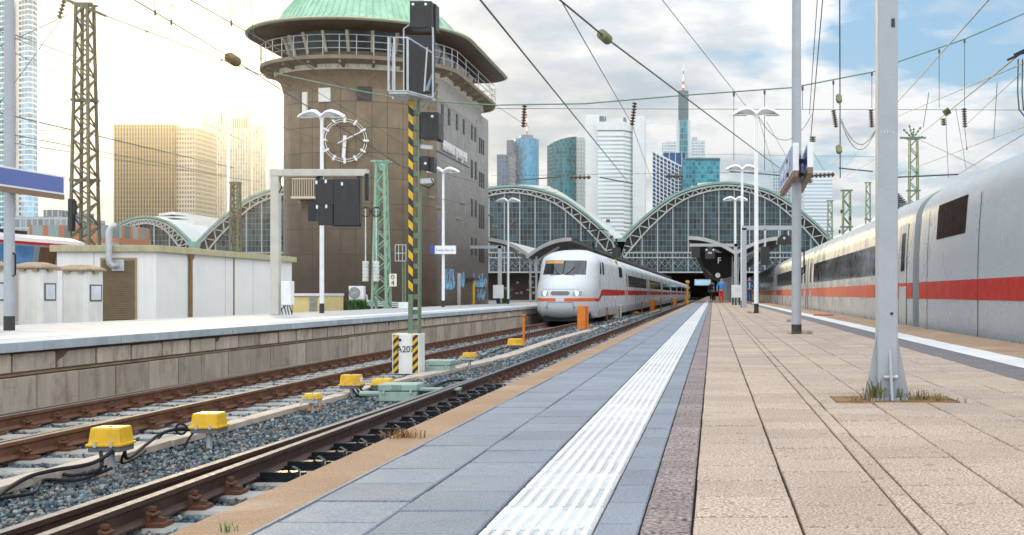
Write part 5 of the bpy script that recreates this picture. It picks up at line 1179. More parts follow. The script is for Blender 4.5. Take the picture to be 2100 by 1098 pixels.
m.tube([(X(573, Y), Y, Z(395, Y)), (X(580, Y), Y - .1, Z(385, Y)), (X(574, Y), Y, Z(368, Y)), (X(580, Y), Y, Z(360, Y))], .02, 6)
m.build('cable_loop', blackrub, gt)
jb = T('junction_box', 'white junction box on wire legs beside the gantry post', 'junction box', (X(588, Y), Y, 0))
m = MB(); sbox(m, Y - .1, 576, 596, 577, 626, .3); m.build('casing', whitepaint, jb, smooth=0, bevel=.012)
m = MB()
for a, b in ((580, 584), (586, 577), (592, 596), (589, 590)): m.tube([(X(a, Y), Y + .05, Z(626, Y)), (X(b, Y), Y, Z(634, Y)), (X(b + 3, Y), Y, .0)], .016, 5)
m.build('cable', blackrub, jb)
# far gantries: left (by the tower) and ours
Y = 70.; g2 = T('signal_gantry', 'pale gantry arm with dark signal box in front of the tower graffiti', 'signal gantry', (X(1024, Y), Y, 0))
m = MB(); sbox(m, Y, 1021, 1028, 503, 622, .2); m.build('post', galv, g2, smooth=0)
m = MB(); sbox(m, Y, 934, 1030, 504, 510, .2); m.build('beam', galv, g2, smooth=0)
m = MB(); sbox(m, Y - .05, 937, 955, 511, 531, .3); m.build('signal_box', blackpaint, g2, smooth=0)
Y2 = 69.5; j2 = T('junction_box', 'grey junction box at the foot of the pale gantry near the middle hall', 'junction box', (X(1022, Y2), Y2, 0)); m = MB(); sbox(m, Y2 - .3, 1011, 1031, 585, 612, .3); m.build('casing', whitepaint, j2, smooth=0); m = MB(); sbox(m, Y2 - .2, 1018, 1025, 612, 623, .12); m.build('foot', darksteel, j2, smooth=0)
Y = 50.; g3 = T('signal_gantry', 'grey gantry post with arm of black signal heads, to the right on our platform', 'signal gantry', (X(1526, Y), Y, 0))
m = MB(); sbox(m, Y, 1521, 1531, 468, 632, .2); m.build('post', greypaint, g3, smooth=0)
m = MB(); sbox(m, Y, 1522, 1624, 463, 472, .2); m.build('beam', greypaint, g3, smooth=0)
m = MB(); sbox(m, Y - .1, 1560, 1578, 506, 544, .2); m.build('signal_head', blackpaint, g3, smooth=0)
m = MB(); c_ = [(X(1592, Y), Z(502, Y)), (X(1623, Y), Z(502, Y)), (X(1622, Y), Z(488, Y)), (X(1615, Y), Z(482, Y)), (X(1602, Y), Z(482, Y)), (X(1594, Y), Z(490, Y))]
m.loft([[(a, y, b) for a, b in c_] for y in (Y - .1, Y + .1)], True, True); m.build('signal_head', blackpaint, g3, smooth=0)
m = MB()
for a in (1597, 1617): sbox(m, Y, a - 1, a + 1, 470, 484, .06)
sbox(m, Y, 1567, 1571, 470, 507, .06); m.lathe([(.001, -.01), (.06, 0)], (X(1608, Y), Y - .11, Z(489, Y)), 10, axis='Y'); m.build('hanger', galv, g3, smooth=0)
Y = 62.; g4 = T('signal_gantry', 'grey gantry arm with two black signal boxes under the right platform roof', 'signal gantry', (X(1509, Y), Y, 0))
m = MB(); sbox(m, Y, 1506, 1512, 500, 626, .16); m.build('post', greypaint, g4, smooth=0)
m = MB(); sbox(m, Y, 1414, 1512, 500, 506, .16); m.build('beam', greypaint, g4, smooth=0)
for a, b, c, d in ((1418, 1435, 508, 529), (1446, 1466, 509, 531)):
    m = MB(); sbox(m, Y - .1, a, b, c, d, .3); m.build('signal_box', blackpaint, g4, smooth=0, bevel=.02)
m = MB()
for a in (1449, 1463): m.lathe([(.001, -.01), (.05, 0)], (X(a, Y), Y - .11, Z(513, Y)), 8, axis='Y')
m.build('marker_lens', mat('pale_lens', ()), g4)
m = MB(); sbox(m, Y - .12, 1452, 1460, 517, 521, .02); m.build('lit_digits', mat('dim_display', (.35, .37, .4), .4), g4, smooth=0)
j3 = T('junction_box', 'pale junction box on legs in front of the right roof columns', 'junction box', (X(1509, 60), 60, 0)); m = MB(); sbox(m, 59.6, 1500, 1519, 585, 611, .35); m.build('casing', mat('pale_box', (.62, .64, .64), .45), j3, smooth=0, bevel=.02)
m = MB()
for a in (1503, 1509, 1516): sbox(m, 59.8, a - 1.5, a + 1.5, 611, 626, .1)
m.build('leg', darksteel, j3, smooth=0)

# ------------------------------------------------------------------ lattice masts
def lattice(name, label, px, Y, pyt, pyb, w0, w1, mt, nseg, zb=None, group=None, bar=.09, arms=True, head=None):
    x = X(px, Y); z0 = Z(pyb, Y) if zb is None else zb; z1 = Z(pyt, Y); t = T(name, label, 'lattice mast', (x, Y, z0), group)
    m = MB()
    def c(f, i, j): w = w0 + (w1 - w0) * f; return Vector((x + i * w / 2, Y + j * w / 2, z0 + (z1 - z0) * f))
    for i in (-1, 1):
        for j in (-1, 1): m.bar(c(0, i, j), c(1, i, j), bar * 1.5)
    for k in range(nseg):
        f0, f1 = k / nseg, (k + 1) / nseg
        for (a, b) in (((-1, -1), (1, -1)), ((-1, 1), (1, 1)), ((-1, -1), (-1, 1)), ((1, -1), (1, 1))):
            p, q = (a, b) if k % 2 else (b, a)
            m.bar(c(f0, *p), c(f1, *q), bar * .8)
    m.build('lattice_shaft', mt, t, smooth=0)
    m = MB()
    for f in ((.45, .7, 1.0) if arms else (1.0,)):
        w = (w0 + (w1 - w0) * f) / 2 + .25; z = z0 + (z1 - z0) * f
        for j in (-1, 1): m.bar((x - w, Y + j * .25, z), (x + w, Y + j * .25, z), bar * 1.2)
    m.build('cross_arm', mt, t, smooth=0)
    return t, x, z0, z1
insm = mat('brown_insulator', (.09, .045, .025), .25, var=.15, sc=5)
def insulator_mb(m, p, q, r, n=7, seg=10):
    p, q = Vector(p), Vector(q); d = q - p; pts = [p]; rs = [r * .25]
    for k in range(n):
        for f, rr in ((.1, .35), (.35, 1), (.6, .9), (.85, .35)): pts.append(p + d * ((k + f) / n)); rs.append(r * rr)
    pts.append(q); rs.append(r * .25); m.tube(pts, rs, seg); return m
mt1, x, z0, z1 = lattice('lattice_mast', 'tall rusty lattice mast rising behind the white shed', 174, 60, 10, 600, 1.15, .62, rustgreen, 26, zb=-1)
m = MB()
for j in (-1, 1): m.bar((x - 1.1, 60 + j * .3, z1 + .3), (x + 1.0, 60 + j * .3, z1 - .55), .1, .14)
for k in range(7): m.bar((x - 1.0 + k * .3, 59.7, z1 + .25 - k * .12), (x - 1.0 + k * .3, 60.3, z1 + .25 - k * .12), .06)
insulator_mb(m, (x - 1.0, 59.8, z1 + .2), (x - 1.3, 59.8, z1 - .8), .14, 5); m.build('head_frame', rustgreen, mt1, smooth=0)
m = MB(); sbox(m, 59, 139, 148, 408, 474, .3); sbox(m, 59, 149, 153, 412, 440, .2); m.build('signal_box', blackpaint, mt1, smooth=0)
mt2, x, z0, z1 = lattice('tension_mast', 'pale green lattice mast with hanging tension weights before the tower', 782, 52, 332, 636, .72, .36, mat('pale_green_mast_paint', (.24, .40, .28), .5, var=.15, sc=6, streak=.2, streakcol=(.15, .12, .05)), 15, zb=-1, arms=False, bar=.07)
for dx in (-.62, -.12):
    m = MB(); zc = Z(365, 52) ; m.tube([(x + dx, 51.6, Z(430, 52)), (x + dx, 51.6, Z(540, 52))], .028, 6)
    for k in range(6): m.lathe([(.13, 0), (.15, .03), (.15, .13), (.13, .16)], (x + dx, 51.6, Z(578, 52) + k * .16), 12)
    m.build('tension_weight', mat('white_weight', (.62, .62, .58), .6), mt2)
    m = MB(); m.tube([(x + dx + .22 * math.cos(a), 51.6, Z(436, 52) + .22 * math.sin(a)) for a in np.linspace(0, 6.283, 21)], .03, 5, cap=False); m.bar((x + dx - .2, 51.6, Z(436, 52)), (x + dx + .2, 51.6, Z(436, 52)), .03); m.bar((x + dx, 51.6, Z(436, 52) - .2), (x + dx, 51.6, Z(436, 52) + .2), .03); m.build('tension_wheel', darksteel, mt2)
m = MB(); sbox(m, 51.3, 798, 813, 562, 588, .05); pl_ = m.build('number_plate', mat('cream_plate', (.80, .77, .66), .5), mt2, smooth=0, bevel=.015)
text('0', .32, pl_, letterk, (X(805.5, 51.3), 51.29, Z(569, 51.3)), '-Y', 'digit', .003); text('4', .32, pl_, letterk, (X(805.5, 51.3), 51.29, Z(581, 51.3)), '-Y', 'digit', .003)
lattice('lattice_mast', 'dark green lattice mast with spiky head right of the thick grey column', 1873, 100, 285, 560, .95, .68, greenpaint, 20, zb=-1, bar=.09)
x = X(1872, 100); hm = MB()
for dx, dz in ((-.9, .9), (-.35, 1.3), (.1, 1.0), (.75, 1.1), (.95, .2), (-1.2, .1)): insulator_mb(hm, (x, 100, Z(285, 100)), (x + dx, 100, Z(285, 100) + dz), .12, 4, 6)
hm.bar((x - 1.2, 100, Z(283, 100)), (x + 1.2, 100, Z(283, 100)), .16); hm.build('spiky_head', greenpaint, bpy.data.objects['lattice_mast.001'])
lattice('lattice_mast', 'stout green lattice mast left of the thick grey column above the train roof', 1736, 100, 391, 560, .75, .62, greenpaint, 14, zb=-1, bar=.10)
lattice('lattice_mast', 'thin distant lattice mast close to the left of the thick grey column', 1780, 170, 375, 560, .9, .6, greenpaint, 18, zb=-1, bar=.10)
lattice('lattice_mast', 'thin distant lattice mast against the white tower', 1702, 190, 412, 560, .9, .7, greenpaint, 14, zb=-1, bar=.12)
lattice('lattice_mast', 'brown lattice mast in the sun glare left of the signal tower', 483, 120, 375, 600, 1.0, .7, rustgreen, 16, zb=-1, bar=.12)
ld = T('caged_ladder', 'thin green signal ladder with wire cage in front of the tower wall', 'ladder', (X(826, 50), 50, 0))
m = MB()
for a in (826, 831): m.tube([(X(a, 50), 50, 0), (X(a, 50), 50, Z(535, 50))], .035, 6)
for k in range(10): m.bar((X(826, 50), 50, .3 + k * .2), (X(831, 50), 50, .3 + k * .2), .025)
m.build('ladder', greenpaint, ld)
m = MB()
for a in (813, 820, 828, 835): m.tube([(X(a, 50), 49.8, Z(536, 50)), (X(a, 50), 49.8, Z(503, 50))], .018, 5)
for b in (536, 520, 503): m.tube([(X(813, 50), 49.8, Z(b, 50)), (X(835, 50), 49.8, Z(b, 50))], .018, 5)
m.build('wire_cage', galv, ld)
m = MB(); sbox(m, 49.6, 817, 836, 620, 634, .5); m.build('base_box', whitepaint, ld, smooth=0)
# ------------------------------------------------------------------ yellow trackside boxes, green point machines, orange posts, cables
def G(px, py, z=BED): Y = F * (H - z) / (py - VY); return X(px, Y), Y
def ybox(label, px, pyb, w, h, top, d=None, post=.06, cover=True, tops=yellowtop, white=False, skirt=True):
    x, y = G(px, pyb); d = d or w * .9; t = T('track_box', label, 'junction box', (x, y, BED), 'yellow trackside boxes'); zb = top - h
    m = MB()
    m.tube([(x, y, BED - .1), (x, y, zb)], post * .5, 12); m.build('post', galv, t, smooth=40)
    m = MB(); m.loft([[(x + sx * w / 2 * f, y + sy * d / 2 * f, z) for sx, sy in ((-1, -1), (1, -1), (1, 1), (-1, 1))] for f, z in ((1.0, zb + .02), (.97, zb + .05), (.90, top - .015), (.86, top))], True, False); bd = m.build('lid', yellow, t, smooth=0, bevel=.008)
    m = MB(); m.add([(x + sx * w / 2 * .86, y + sy * d / 2 * .86, top) for sx, sy in ((-1, -1), (1, -1), (1, 1), (-1, 1))], [(0, 1, 2, 3)]); m.build('lid_top', tops, bd, smooth=0)
    m = MB(); m.box((x, y, zb + .012), (w * 1.10, d * 1.1, .024)); m.build('rim', yellow, t, smooth=0, bevel=.005)
    for q in (-.25, .25):
        m = MB(); m.box((x + q * w, y - d * .55 - .004, zb + .02), (.022, .014, .05)); m.build('clasp', galv, bd, smooth=0)
    m = MB(); m.lathe([(.001, .004), (.012, .003), (.014, -.002)], (x, y, top + .003), 8); m.build('lid_bolt', darksteel, bd)
    m = MB(); m.box((x, y, zb - .025), (w * .98, d * .98, .05)); m.build('tray', galv if white else mat('grey_tray', (.12, .13, .14), .5), t, smooth=0)
    return t, x, y, zb
random.seed(21)
t, xa, ya, za = ybox('biggest yellow trackside box on a grey post at the lower left', 228, 968, .29, .165, -.553, d=.24)
t, xb_, yb2, zb2 = ybox('second yellow trackside box with a coiled cable beside it', 429, 916, .285, .155, -.605, d=.25)
t, xc, yc, zc = ybox('yellow trackside box with a small white label left of the white number box', 721, 814, .31, .165, -.615, d=.22)
m = MB(); m.add([(xc + .122, yc - .07, zc + .05), (xc + .122, yc + .07, zc + .05), (xc + .112, yc + .07, zc + .13), (xc + .112, yc - .07, zc + .13)], [(0, 1, 2, 3)]); m.v = [(a + .03, b, c) for a, b, c in m.v]; m.build('white_label', whitepaint, t, smooth=0)
ybox('small yellow capped box with orange cables in the ballast', 641, 845, .20, .075, -.71, post=.04, white=True, tops=yellow)
ybox('yellow capped grey box close behind the white number box', 785, 802, .32, .10, -.76, white=False, tops=yellow)
ybox('small yellow capped box on a thin post right of the white number box', 963, 758, .27, .10, -.60, white=True, tops=yellow)
ybox('yellow box beside the thin orange post', 1057, 716, .42, .19, -.66, tops=yellow)
ybox('tiny far yellow box beside the near rail', 1303, 645, .5, .12, -.75, tops=yellow)
m = MB()
for k in range(7):
    x, y = G(625 + k * 5, 841 + (k % 3) * 2); a = random.uniform(-.08, .08)
    m.tube([(x * .5 + .5 * G(641, 845)[0], y, -.80), (x + a, y - .03, -.88), (x + a * .5, y - .05, -.945)], .009, 5)
tag(m.build('orange_cables', mat('orange_cable', (.62, .22, .02), .5)), 'loop of orange cables hanging under the small yellow capped box', 'cable')
def cable(label, pts, r):
    pts = [Vector(p) for p in pts]; out = []
    for i in range(len(pts) - 1):
        p0, p1, p2, p3 = pts[max(i - 1, 0)], pts[i], pts[i + 1], pts[min(i + 2, len(pts) - 1)]
        for t in np.linspace(0, 1, 7)[:-1]:
            out.append(.5 * ((2 * p1) + (-p0 + p2) * t + (2 * p0 - 5 * p1 + 4 * p2 - p3) * t * t + (-p0 + 3 * p1 - 3 * p2 + p3) * t ** 3))
    m = MB(); m.tube(out + [pts[-1]], r, 8); tag(m.build('cable', blackrub, smooth=60), label, 'cable', 'black track cables')
def gp(px, py, z=BED + .03): x, y = G(px, py, z); return (x, y, z)
cable('thick black cable running from the biggest yellow box to the left edge', [(xa + .05, ya, za - .03), gp(190, 950, -.80), gp(110, 965, -.84), gp(60, 978, -.88), gp(20, 1000, -.9), gp(-20, 1030, -.92)], .018)
cable('black cable curving low from the biggest yellow box over the ballast', [(xa - .1, ya, za - .03), gp(205, 962, -.85), gp(150, 975), gp(90, 968), gp(40, 985), gp(-15, 1012)], .016)
cable('black cable lying lowest in the ballast at the left edge', [gp(230, 960, -.86), gp(160, 985), gp(90, 985), gp(70, 1010), gp(30, 1018), gp(-15, 1025)], .015)
cable('black cable between the two big yellow boxes', [(xa + .12, ya, za - .03), gp(262, 940, -.86), gp(300, 912, -.85), gp(330, 890, -.80), gp(365, 880, -.77), (xb_ - .15, yb2, zb2 - .03)], .016)
cable('thin black cable sagging between the two big yellow boxes', [(xa + .1, ya + .05, za - .05), gp(250, 950, -.9), gp(285, 935, -.92), gp(320, 905, -.92), gp(345, 885, -.84), (xb_ - .1, yb2, zb2 - .03)], .012)
lp_ = [(xb_ - .27 + .055 * math.cos(a), yb2 - .05, -.77 + .055 * math.sin(a)) for a in np.linspace(0, 12.5, 26)]
cable('coil of black cable hanging left of the second yellow box', lp_, .011)
cable('short black cable dropping from the second yellow box', [(xb_ - .1, yb2 - .1, zb2 - .04), (xb_ - .13, yb2 - .13, -.83), (xb_ - .19, yb2 - .16, -.95)], .011)
for k, nm in enumerate(('left', 'middle', 'right')):
    cable('bent black cable under the yellow box with the white label, %s one of three' % nm, [(xc + .03 + k * .06, yc - .08, zc - .03), (xc + .10 + k * .07, yc - .12, zc - .12), (xc + .14 + k * .06, yc - .14, -.93), (xc + .10 + k * .06, yc - .1, -.95)], .017)
cable('black cable snaking along the ballast right of the green box', [gp(880, 800), gp(905, 786), gp(940, 780), gp(985, 783), gp(1015, 775)], .02)
cable('thin black cable beside the far yellow box', [gp(985, 735), gp(1020, 718), gp(1045, 712)], .018)
def gbox(label, px, pyb, w, h, d, txt=None):
    x, y = G(px, pyb); t = T('point_machine', label, 'point machine', (x, y, BED), 'pale green point machines')
    m = MB(); m.box((x, y + d / 2, BED + h * .28), (w, d, h * .56)); m.build('case', palegreen, t, smooth=0, bevel=.012)
    m = MB(); m.box((x, y + d / 2, BED + h * .79), (w * 1.04, d * 1.04, h * .40)); b = m.build('lid', palegreen, t, smooth=0, bevel=.018)
    m = MB()
    for s in (-1, 1): m.box((x + s * w * .36, y - .01, BED + h * .56), (.03, .03, .06))
    m.build('latch', galv, t, smooth=0)
    if txt: text(txt, .11, b, mat('faded_number', (.16, .24, .2), .6), (x - w * .02, y - d * .02 - .004, BED + h * .79), '-Y', 'number', .002)
    return t, x, y
t, xg, yg = gbox('pale green point machine box numbered 203 by the near rail', 815, 824, .56, .26, .42, '203')
m = MB(); m.box((xg + .58, yg + .2, BED + .17), (.62, .22, .03)); m.build('cover_plate', palegreen, t, smooth=0)
m = MB(); m.box((xg + .55, yg + .35, BED + .12), (.6, .06, .05)); m.build('drive_rod', palegreen, t, smooth=0)
m = MB(); m.tube([(xg - .28, yg + .2, BED + .1), (xg - .62, yg + .2, BED + .1)], .04, 8); m.build('drive_rod', palegreen, t, smooth=30)
gbox('pale green point machine box behind the white number box', 896, 766, .52, .26, .5)
def obox(label, px, pyb, w, h, Y=None, z=BED):
    Y = Y or F * (H - z) / (pyb - VY); x = X(px, Y); t = T('bollard', label, 'marker box', (x, Y, z), 'orange trackside boxes')
    m = MB(); m.box((x, Y, z + .05 + h / 2), (w, w * .7, h)); b = m.build('casing', orange, t, smooth=0, bevel=.015)
    m = MB(); m.box((x + w * .36, Y - w * .36, z + .05 + h * .5), (w * .22, .02, h * .94)); m.build('shaded_side_strip', mat('dark_orange', (.42, .11, .015), .5), b, smooth=0)  # shaded side of the casing painted as a darker strip
    m = MB(); m.box((x, Y, z - .05), (w * .9, w * .6, .2)); m.build('foot', ductm, t, smooth=0)
obox('nearest orange box standing in front of the white train nose', 1195.5, 678, .46, 1.03)
obox('second orange box beside the flank of the standing train', 1338, 0, .46, 1.05, 100)
obox('third orange box, farther along the standing train', 1384.5, 0, .5, 1.0, 135)
obox('farthest orange box near the dark hall mouth', 1407, 0, .55, 1.1, 170)
def opost(label, px, Y, h, r=.035, mt=orange):
    x = X(px, Y); t = T('marker_post', label, 'post', (x, Y, BED), 'thin trackside posts'); m = MB(); m.tube([(x, Y, BED), (x, Y, BED + h)], r, 8); m.build('post', mt, t, smooth=40)
    m = MB(); m.lathe([(r * 1.1, BED + h - .06), (r * 1.9, BED + h - .05), (r * 1.9, BED + h), (r, BED + h + .02)], (x, Y, 0), 8); m.build('cap', mat('dark_orange', ()), t)
op = mat('red_brown_post', (.36, .09, .03), .5)
opost('thin orange post with cap beside a yellow box', 1074, 35, .92, .04)
opost('thin orange post just right of the nearest orange box', 1245, 60, .85, .035, op)
opost('red brown post on a concrete foot along the standing train', 1316, 84, 1.0, .04, op)
opost('pale red post left of the third orange box', 1355, 98, 1.2, .04, op)
opost('red brown post near the third orange box', 1377, 120, 1.1, .05, op)
ym = T('marker_mast', 'yellow and red mast beside the far coaches of the standing train', 'mast', (X(1410, 150), 150, BED)); m = MB(); m.tube([(X(1410, 150), 150, BED), (X(1410, 150), 150, Z(575, 150))], .14, 8); m.build('mast', yellow, ym); m = MB(); m.bx(X(1406, 150), X(1414, 150), 149.7, 150.2, Z(581, 150), Z(576, 150)); m.build('head', yellow, ym, smooth=0)

# ------------------------------------------------------------------ people
skin = mat('skin', (.50, .30, .21), .6, var=.05)
def skinmesh(joints, edges, name, mt, parent, sub=2):
    me = bpy.data.meshes.new(name); me.from_pydata([j[0] for j in joints], edges, [])
    o = bpy.data.objects.new(name, me); C.objects.link(o); o.modifiers.new('skin', 'SKIN'); s = o.modifiers.new('sub', 'SUBSURF'); s.levels = sub; s.render_levels = sub
    if not me.skin_vertices: me.skin_vertices.new()
    for i, j in enumerate(joints):
        r = j[1]; me.skin_vertices[0].data[i].radius = (r, r) if not isinstance(r, tuple) else r
    me.skin_vertices[0].data[0].use_root = True
    bpy.context.view_layer.update(); dg = bpy.context.evaluated_depsgraph_get(); nm = bpy.data.meshes.new_from_object(o.evaluated_get(dg))
    bpy.data.objects.remove(o); nm.name = name; nm.materials.clear(); nm.materials.append(mt); nm.polygons.foreach_set('use_smooth', [True] * len(nm.polygons))
    q = bpy.data.objects.new(name, nm); C.objects.link(q); q.parent = parent; WLOC[q.name] = WLOC[parent.name]; return q
def person(label, px, Y, h, top, legs, hairc, shirt=None, stride=.0, pack=None, arm=.04):
    t = T('person', label, 'person', (X(px, Y), Y, 0)); k = h / 1.75
    def S(x, y, z): return (x * k, y * k, z * k)
    J = [(S(0, 0, .95), .12), (S(0, 0, 1.2), .115), (S(0, 0, 1.40), .13), (S(0, -.01, 1.50), .05), (S(0, -.02, 1.60), .082), (S(0, -.02, 1.68), .08)]
    E = [(0, 1), (1, 2), (2, 3), (3, 4), (4, 5)]
    L_ = {}
    for s in (-1, 1):
        b = len(J); J += [(S(s * .09, 0, .88), .085), (S(s * .10, -.04 + s * stride, .48), .058), (S(s * .105, .02 + s * stride * 1.6, .09), .038), (S(s * .115, -.12 + s * stride * 1.6, .035), .035)]
        E += [(0, b), (b, b + 1), (b + 1, b + 2), (b + 2, b + 3)]
        b2 = len(J); J += [(S(s * .17, 0, 1.40), .06), (S(s * (.23 + arm), .03, 1.14), .042), (S(s * (.24 + arm), -.06, .90), .03), (S(s * (.235 + arm), -.09, .80), .032)]
        E += [(2, b2), (b2, b2 + 1), (b2 + 1, b2 + 2), (b2 + 2, b2 + 3)]
    skinmesh(J, E, 'body', skin, t)
    g = 1.28
    Jl = [(S(0, .0, .98), .15)]; El = []
    for s in (-1, 1):
        b = len(Jl); Jl += [(S(s * .095, 0, .86), .105), (S(s * .10, -.04 + s * stride, .48), .078), (S(s * .105, .02 + s * stride * 1.6, .10), .062)]; El += [(0, b), (b, b + 1), (b + 1, b + 2)]
    skinmesh(Jl, El, 'trousers', legs, t)
    Jt = [(S(0, 0, .90), .16), (S(0, 0, 1.15), .155), (S(0, 0, 1.38), .16), (S(0, 0, 1.47), .075)]; Et = [(0, 1), (1, 2), (2, 3)]
    for s in (-1, 1):
        b = len(Jt); Jt += [(S(s * .18, 0, 1.40), .085), (S(s * (.235 + arm), .03, 1.14), .066), (S(s * (.245 + arm), -.06, .90), .05)]; Et += [(2, b), (b, b + 1), (b + 1, b + 2)]
    jk = skinmesh(Jt, Et, 'jacket', top, t)
    if shirt: skinmesh([(S(0, -.10, .95), .05), (S(0, -.115, 1.2), .055), (S(0, -.11, 1.38), .05)], [(0, 1), (1, 2)], 'shirt', shirt, t, 1)
    for s in (-1, 1): skinmesh([(S(s * .11, .04 + s * stride * 1.6, .05), .048), (S(s * .118, -.14 + s * stride * 1.6, .035), .042)], [(0, 1)], 'shoe', mat('tan_shoe', (.5, .3, .1), .6) if h < 1.72 else letterk, t, 1)
    skinmesh([(S(0, .01, 1.67), .092), (S(0, .02, 1.72), .078)], [(0, 1)], 'hair', hairc, t, 2)
    m = MB(); o = Vector(WLOC[t.name])
    for s in (-1, 1): m.lathe([(.001, -.012), (.012, 0), (.001, .01)], o + Vector(S(s * .032, -.098, 1.635)), 6, axis='Y')
    m.build('eye', letterk, t)
    m = MB(); m.loft([[o + Vector(S(a, -.095, 1.64)) for a in (-.008, .008)], [o + Vector(S(a, -.122, 1.60)) for a in (-.014, .014)], [o + Vector(S(a, -.095, 1.59)) for a in (-.012, .012)]], False); m.bx(o.x - .022 * k, o.x + .022 * k, o.y - .098 * k, o.y - .09 * k, o.z + 1.562 * k, o.z + 1.57 * k); m.build('nose_and_mouth', mat('lips', (.36, .16, .12), .6), t)
    if pack: skinmesh([(S(0, .17, 1.10), .12), (S(0, .18, 1.36), .11)], [(0, 1)], 'backpack', pack, t, 1)
dkh = mat('dark_hair', (.03, .02, .015), .7); gyh = mat('grey_hair', (.22, .19, .16), .7)
person('person in blue jacket and red trousers standing on our platform', 1479, 76, 1.72, mat('blue_jacket', (.03, .22, .52), .7), mat('red_trousers', (.48, .03, .025), .8), gyh, None, .02, mat('blue_pack', (.02, .12, .3), .8))
person('person in dark blue jacket and jeans with pale shirt between the lamp posts', 1537, 76, 1.84, mat('navy_jacket', (.02, .035, .10), .8), mat('blue_jeans', (.03, .06, .16), .85), dkh, mat('pale_shirt', (.45, .55, .65), .8), .04)
person('person in black clothes with pale blue shirt walking under the platform roof', 1463.5, 88, 1.62, mat('black_coat', (.012, .012, .014), .8), mat('black_trousers', (.012, .012, .014), .85), dkh, mat('pale_shirt', ()), .12)
person('person in dark coat half hidden behind the others under the roof', 1460, 98, 1.80, mat('black_coat', ()), mat('black_trousers', ()), dkh, None, .05)

# ------------------------------------------------------------------ weeds
def tuft(m, x, y, z, n, h, spread, rng=random, mi=0):
    for _ in range(n):
        a = rng.uniform(0, 6.28); r = rng.uniform(0, spread); l = h * rng.uniform(.4, 1.1); b = rng.uniform(.2, .9) * l; w = h * .035
        p = Vector((x + r * math.cos(a), y + r * math.sin(a) * .6, z)); d = rng.uniform(0, 6.28)
        q = p + Vector((math.cos(d) * b * .4, math.sin(d) * b * .4, l * .7)); s = q + Vector((math.cos(d) * b * .6, math.sin(d) * b * .6, l * .25))
        k = Vector((-math.sin(d), math.cos(d), 0)) * w
        m.add([p - k, p + k, q + k * .7, q - k * .7, s], [(0, 1, 2, 3), (3, 2, 4)], mi)
        if rng.random() < .5: c = q; m.add([c, c + Vector((rng.uniform(-1, 1), rng.uniform(-1, 1), .3)) * h * .12, c + Vector((rng.uniform(-1, 1), rng.uniform(-1, 1), .8)) * h * .12], [(0, 1, 2)], mi)
wm = MB(); random.seed(9)
for _ in range(9): tuft(wm, random.uniform(.92, 1.16), random.uniform(6.5, 6.7), 0, 6, .09, .05)
for xx, yy, n, h in ((1.27, 6.62, 34, .075), (1.34, 6.58, 26, .06), (.86, 6.58, 14, .05), (1.45, 6.45, 22, .04), (1.53, 6.3, 10, .02), (1.24, 6.72, 14, .06), (.97, 6.62, 22, .14), (1.17, 6.62, 12, .06)): tuft(wm, xx, yy, 0, n, h, .06)
for _ in range(5): tuft(wm, X(1634, 17.6) + random.uniform(-.25, .3), 17.6 + random.uniform(-.3, .1), 0, 26, .07, .1)
for _ in range(4): tuft(wm, X(1551, 36) + random.uniform(-.3, .4), 36 + random.uniform(-.3, .1), 0, 20, .1, .12)
o = wm.build('weeds', weedm, smooth=0, fix=False); tag(o, 'dry brown green weeds growing round the feet of the poles', 'weeds', kind='stuff')
def plant(label, x, y, z, n, h, sp, mt, cat='plant', name='weed'):
    m = MB(); tuft(m, x, y, z, n, h, sp); tag(m.build(name, mt, smooth=0, fix=False), label, cat)
x, y = G(835, 898, 0.0); plant('tuft of brown dry grass on the tan platform edge', x - .02, y, 0, 130, .045, .10, mat('dry_red_grass', (.20, .09, .02), .8, isl=.5)); 
x, y = G(480, 1096, 0.0); plant('small green weed at the very front of the platform edge', x - .03, y + .03, 0, 22, .03, .03, weedg)
plant('little green weed in a slab joint left of the round sign pole', X(1617, 25), 25, 0, 30, .09, .06, weedg)
plant('green fern like bush at the foot of the tower beside the pale mast', X(735, 53), 53, -.3, 260, .75, .45, weedg, 'bush', 'bush')
plant('green bush beside the lamp post in front of the middle hall', X(1034, 72), 72, 0, 220, 1.1, .3, weedg, 'bush', 'bush')
plant('dark scrub growing between the tracks beside the train nose', X(1225, 62), 62, BED, 300, .55, .7, mat('dark_scrub', (.05, .035, .02), .9, isl=.4), 'bush', 'bush')
x, y = G(1345, 652, BED); plant('pale green weed beside the near rail along the platform edge', -2.6, 47, BED, 120, .5, .35, weedg)
# bird-free sky; scrap of red tape on the right platform
x, y = G(1690, 648, 0.); m = MB(); m.tube([(x - .3, y, .02), (x - .15, y + .1, .025), (x + .3, y + .1, .02)], .02, 5); tag(m.build('tape', mat('red_tape', (.6, .08, .06), .6)), 'scrap of red and black tape on the white line beyond the round pole', 'litter')

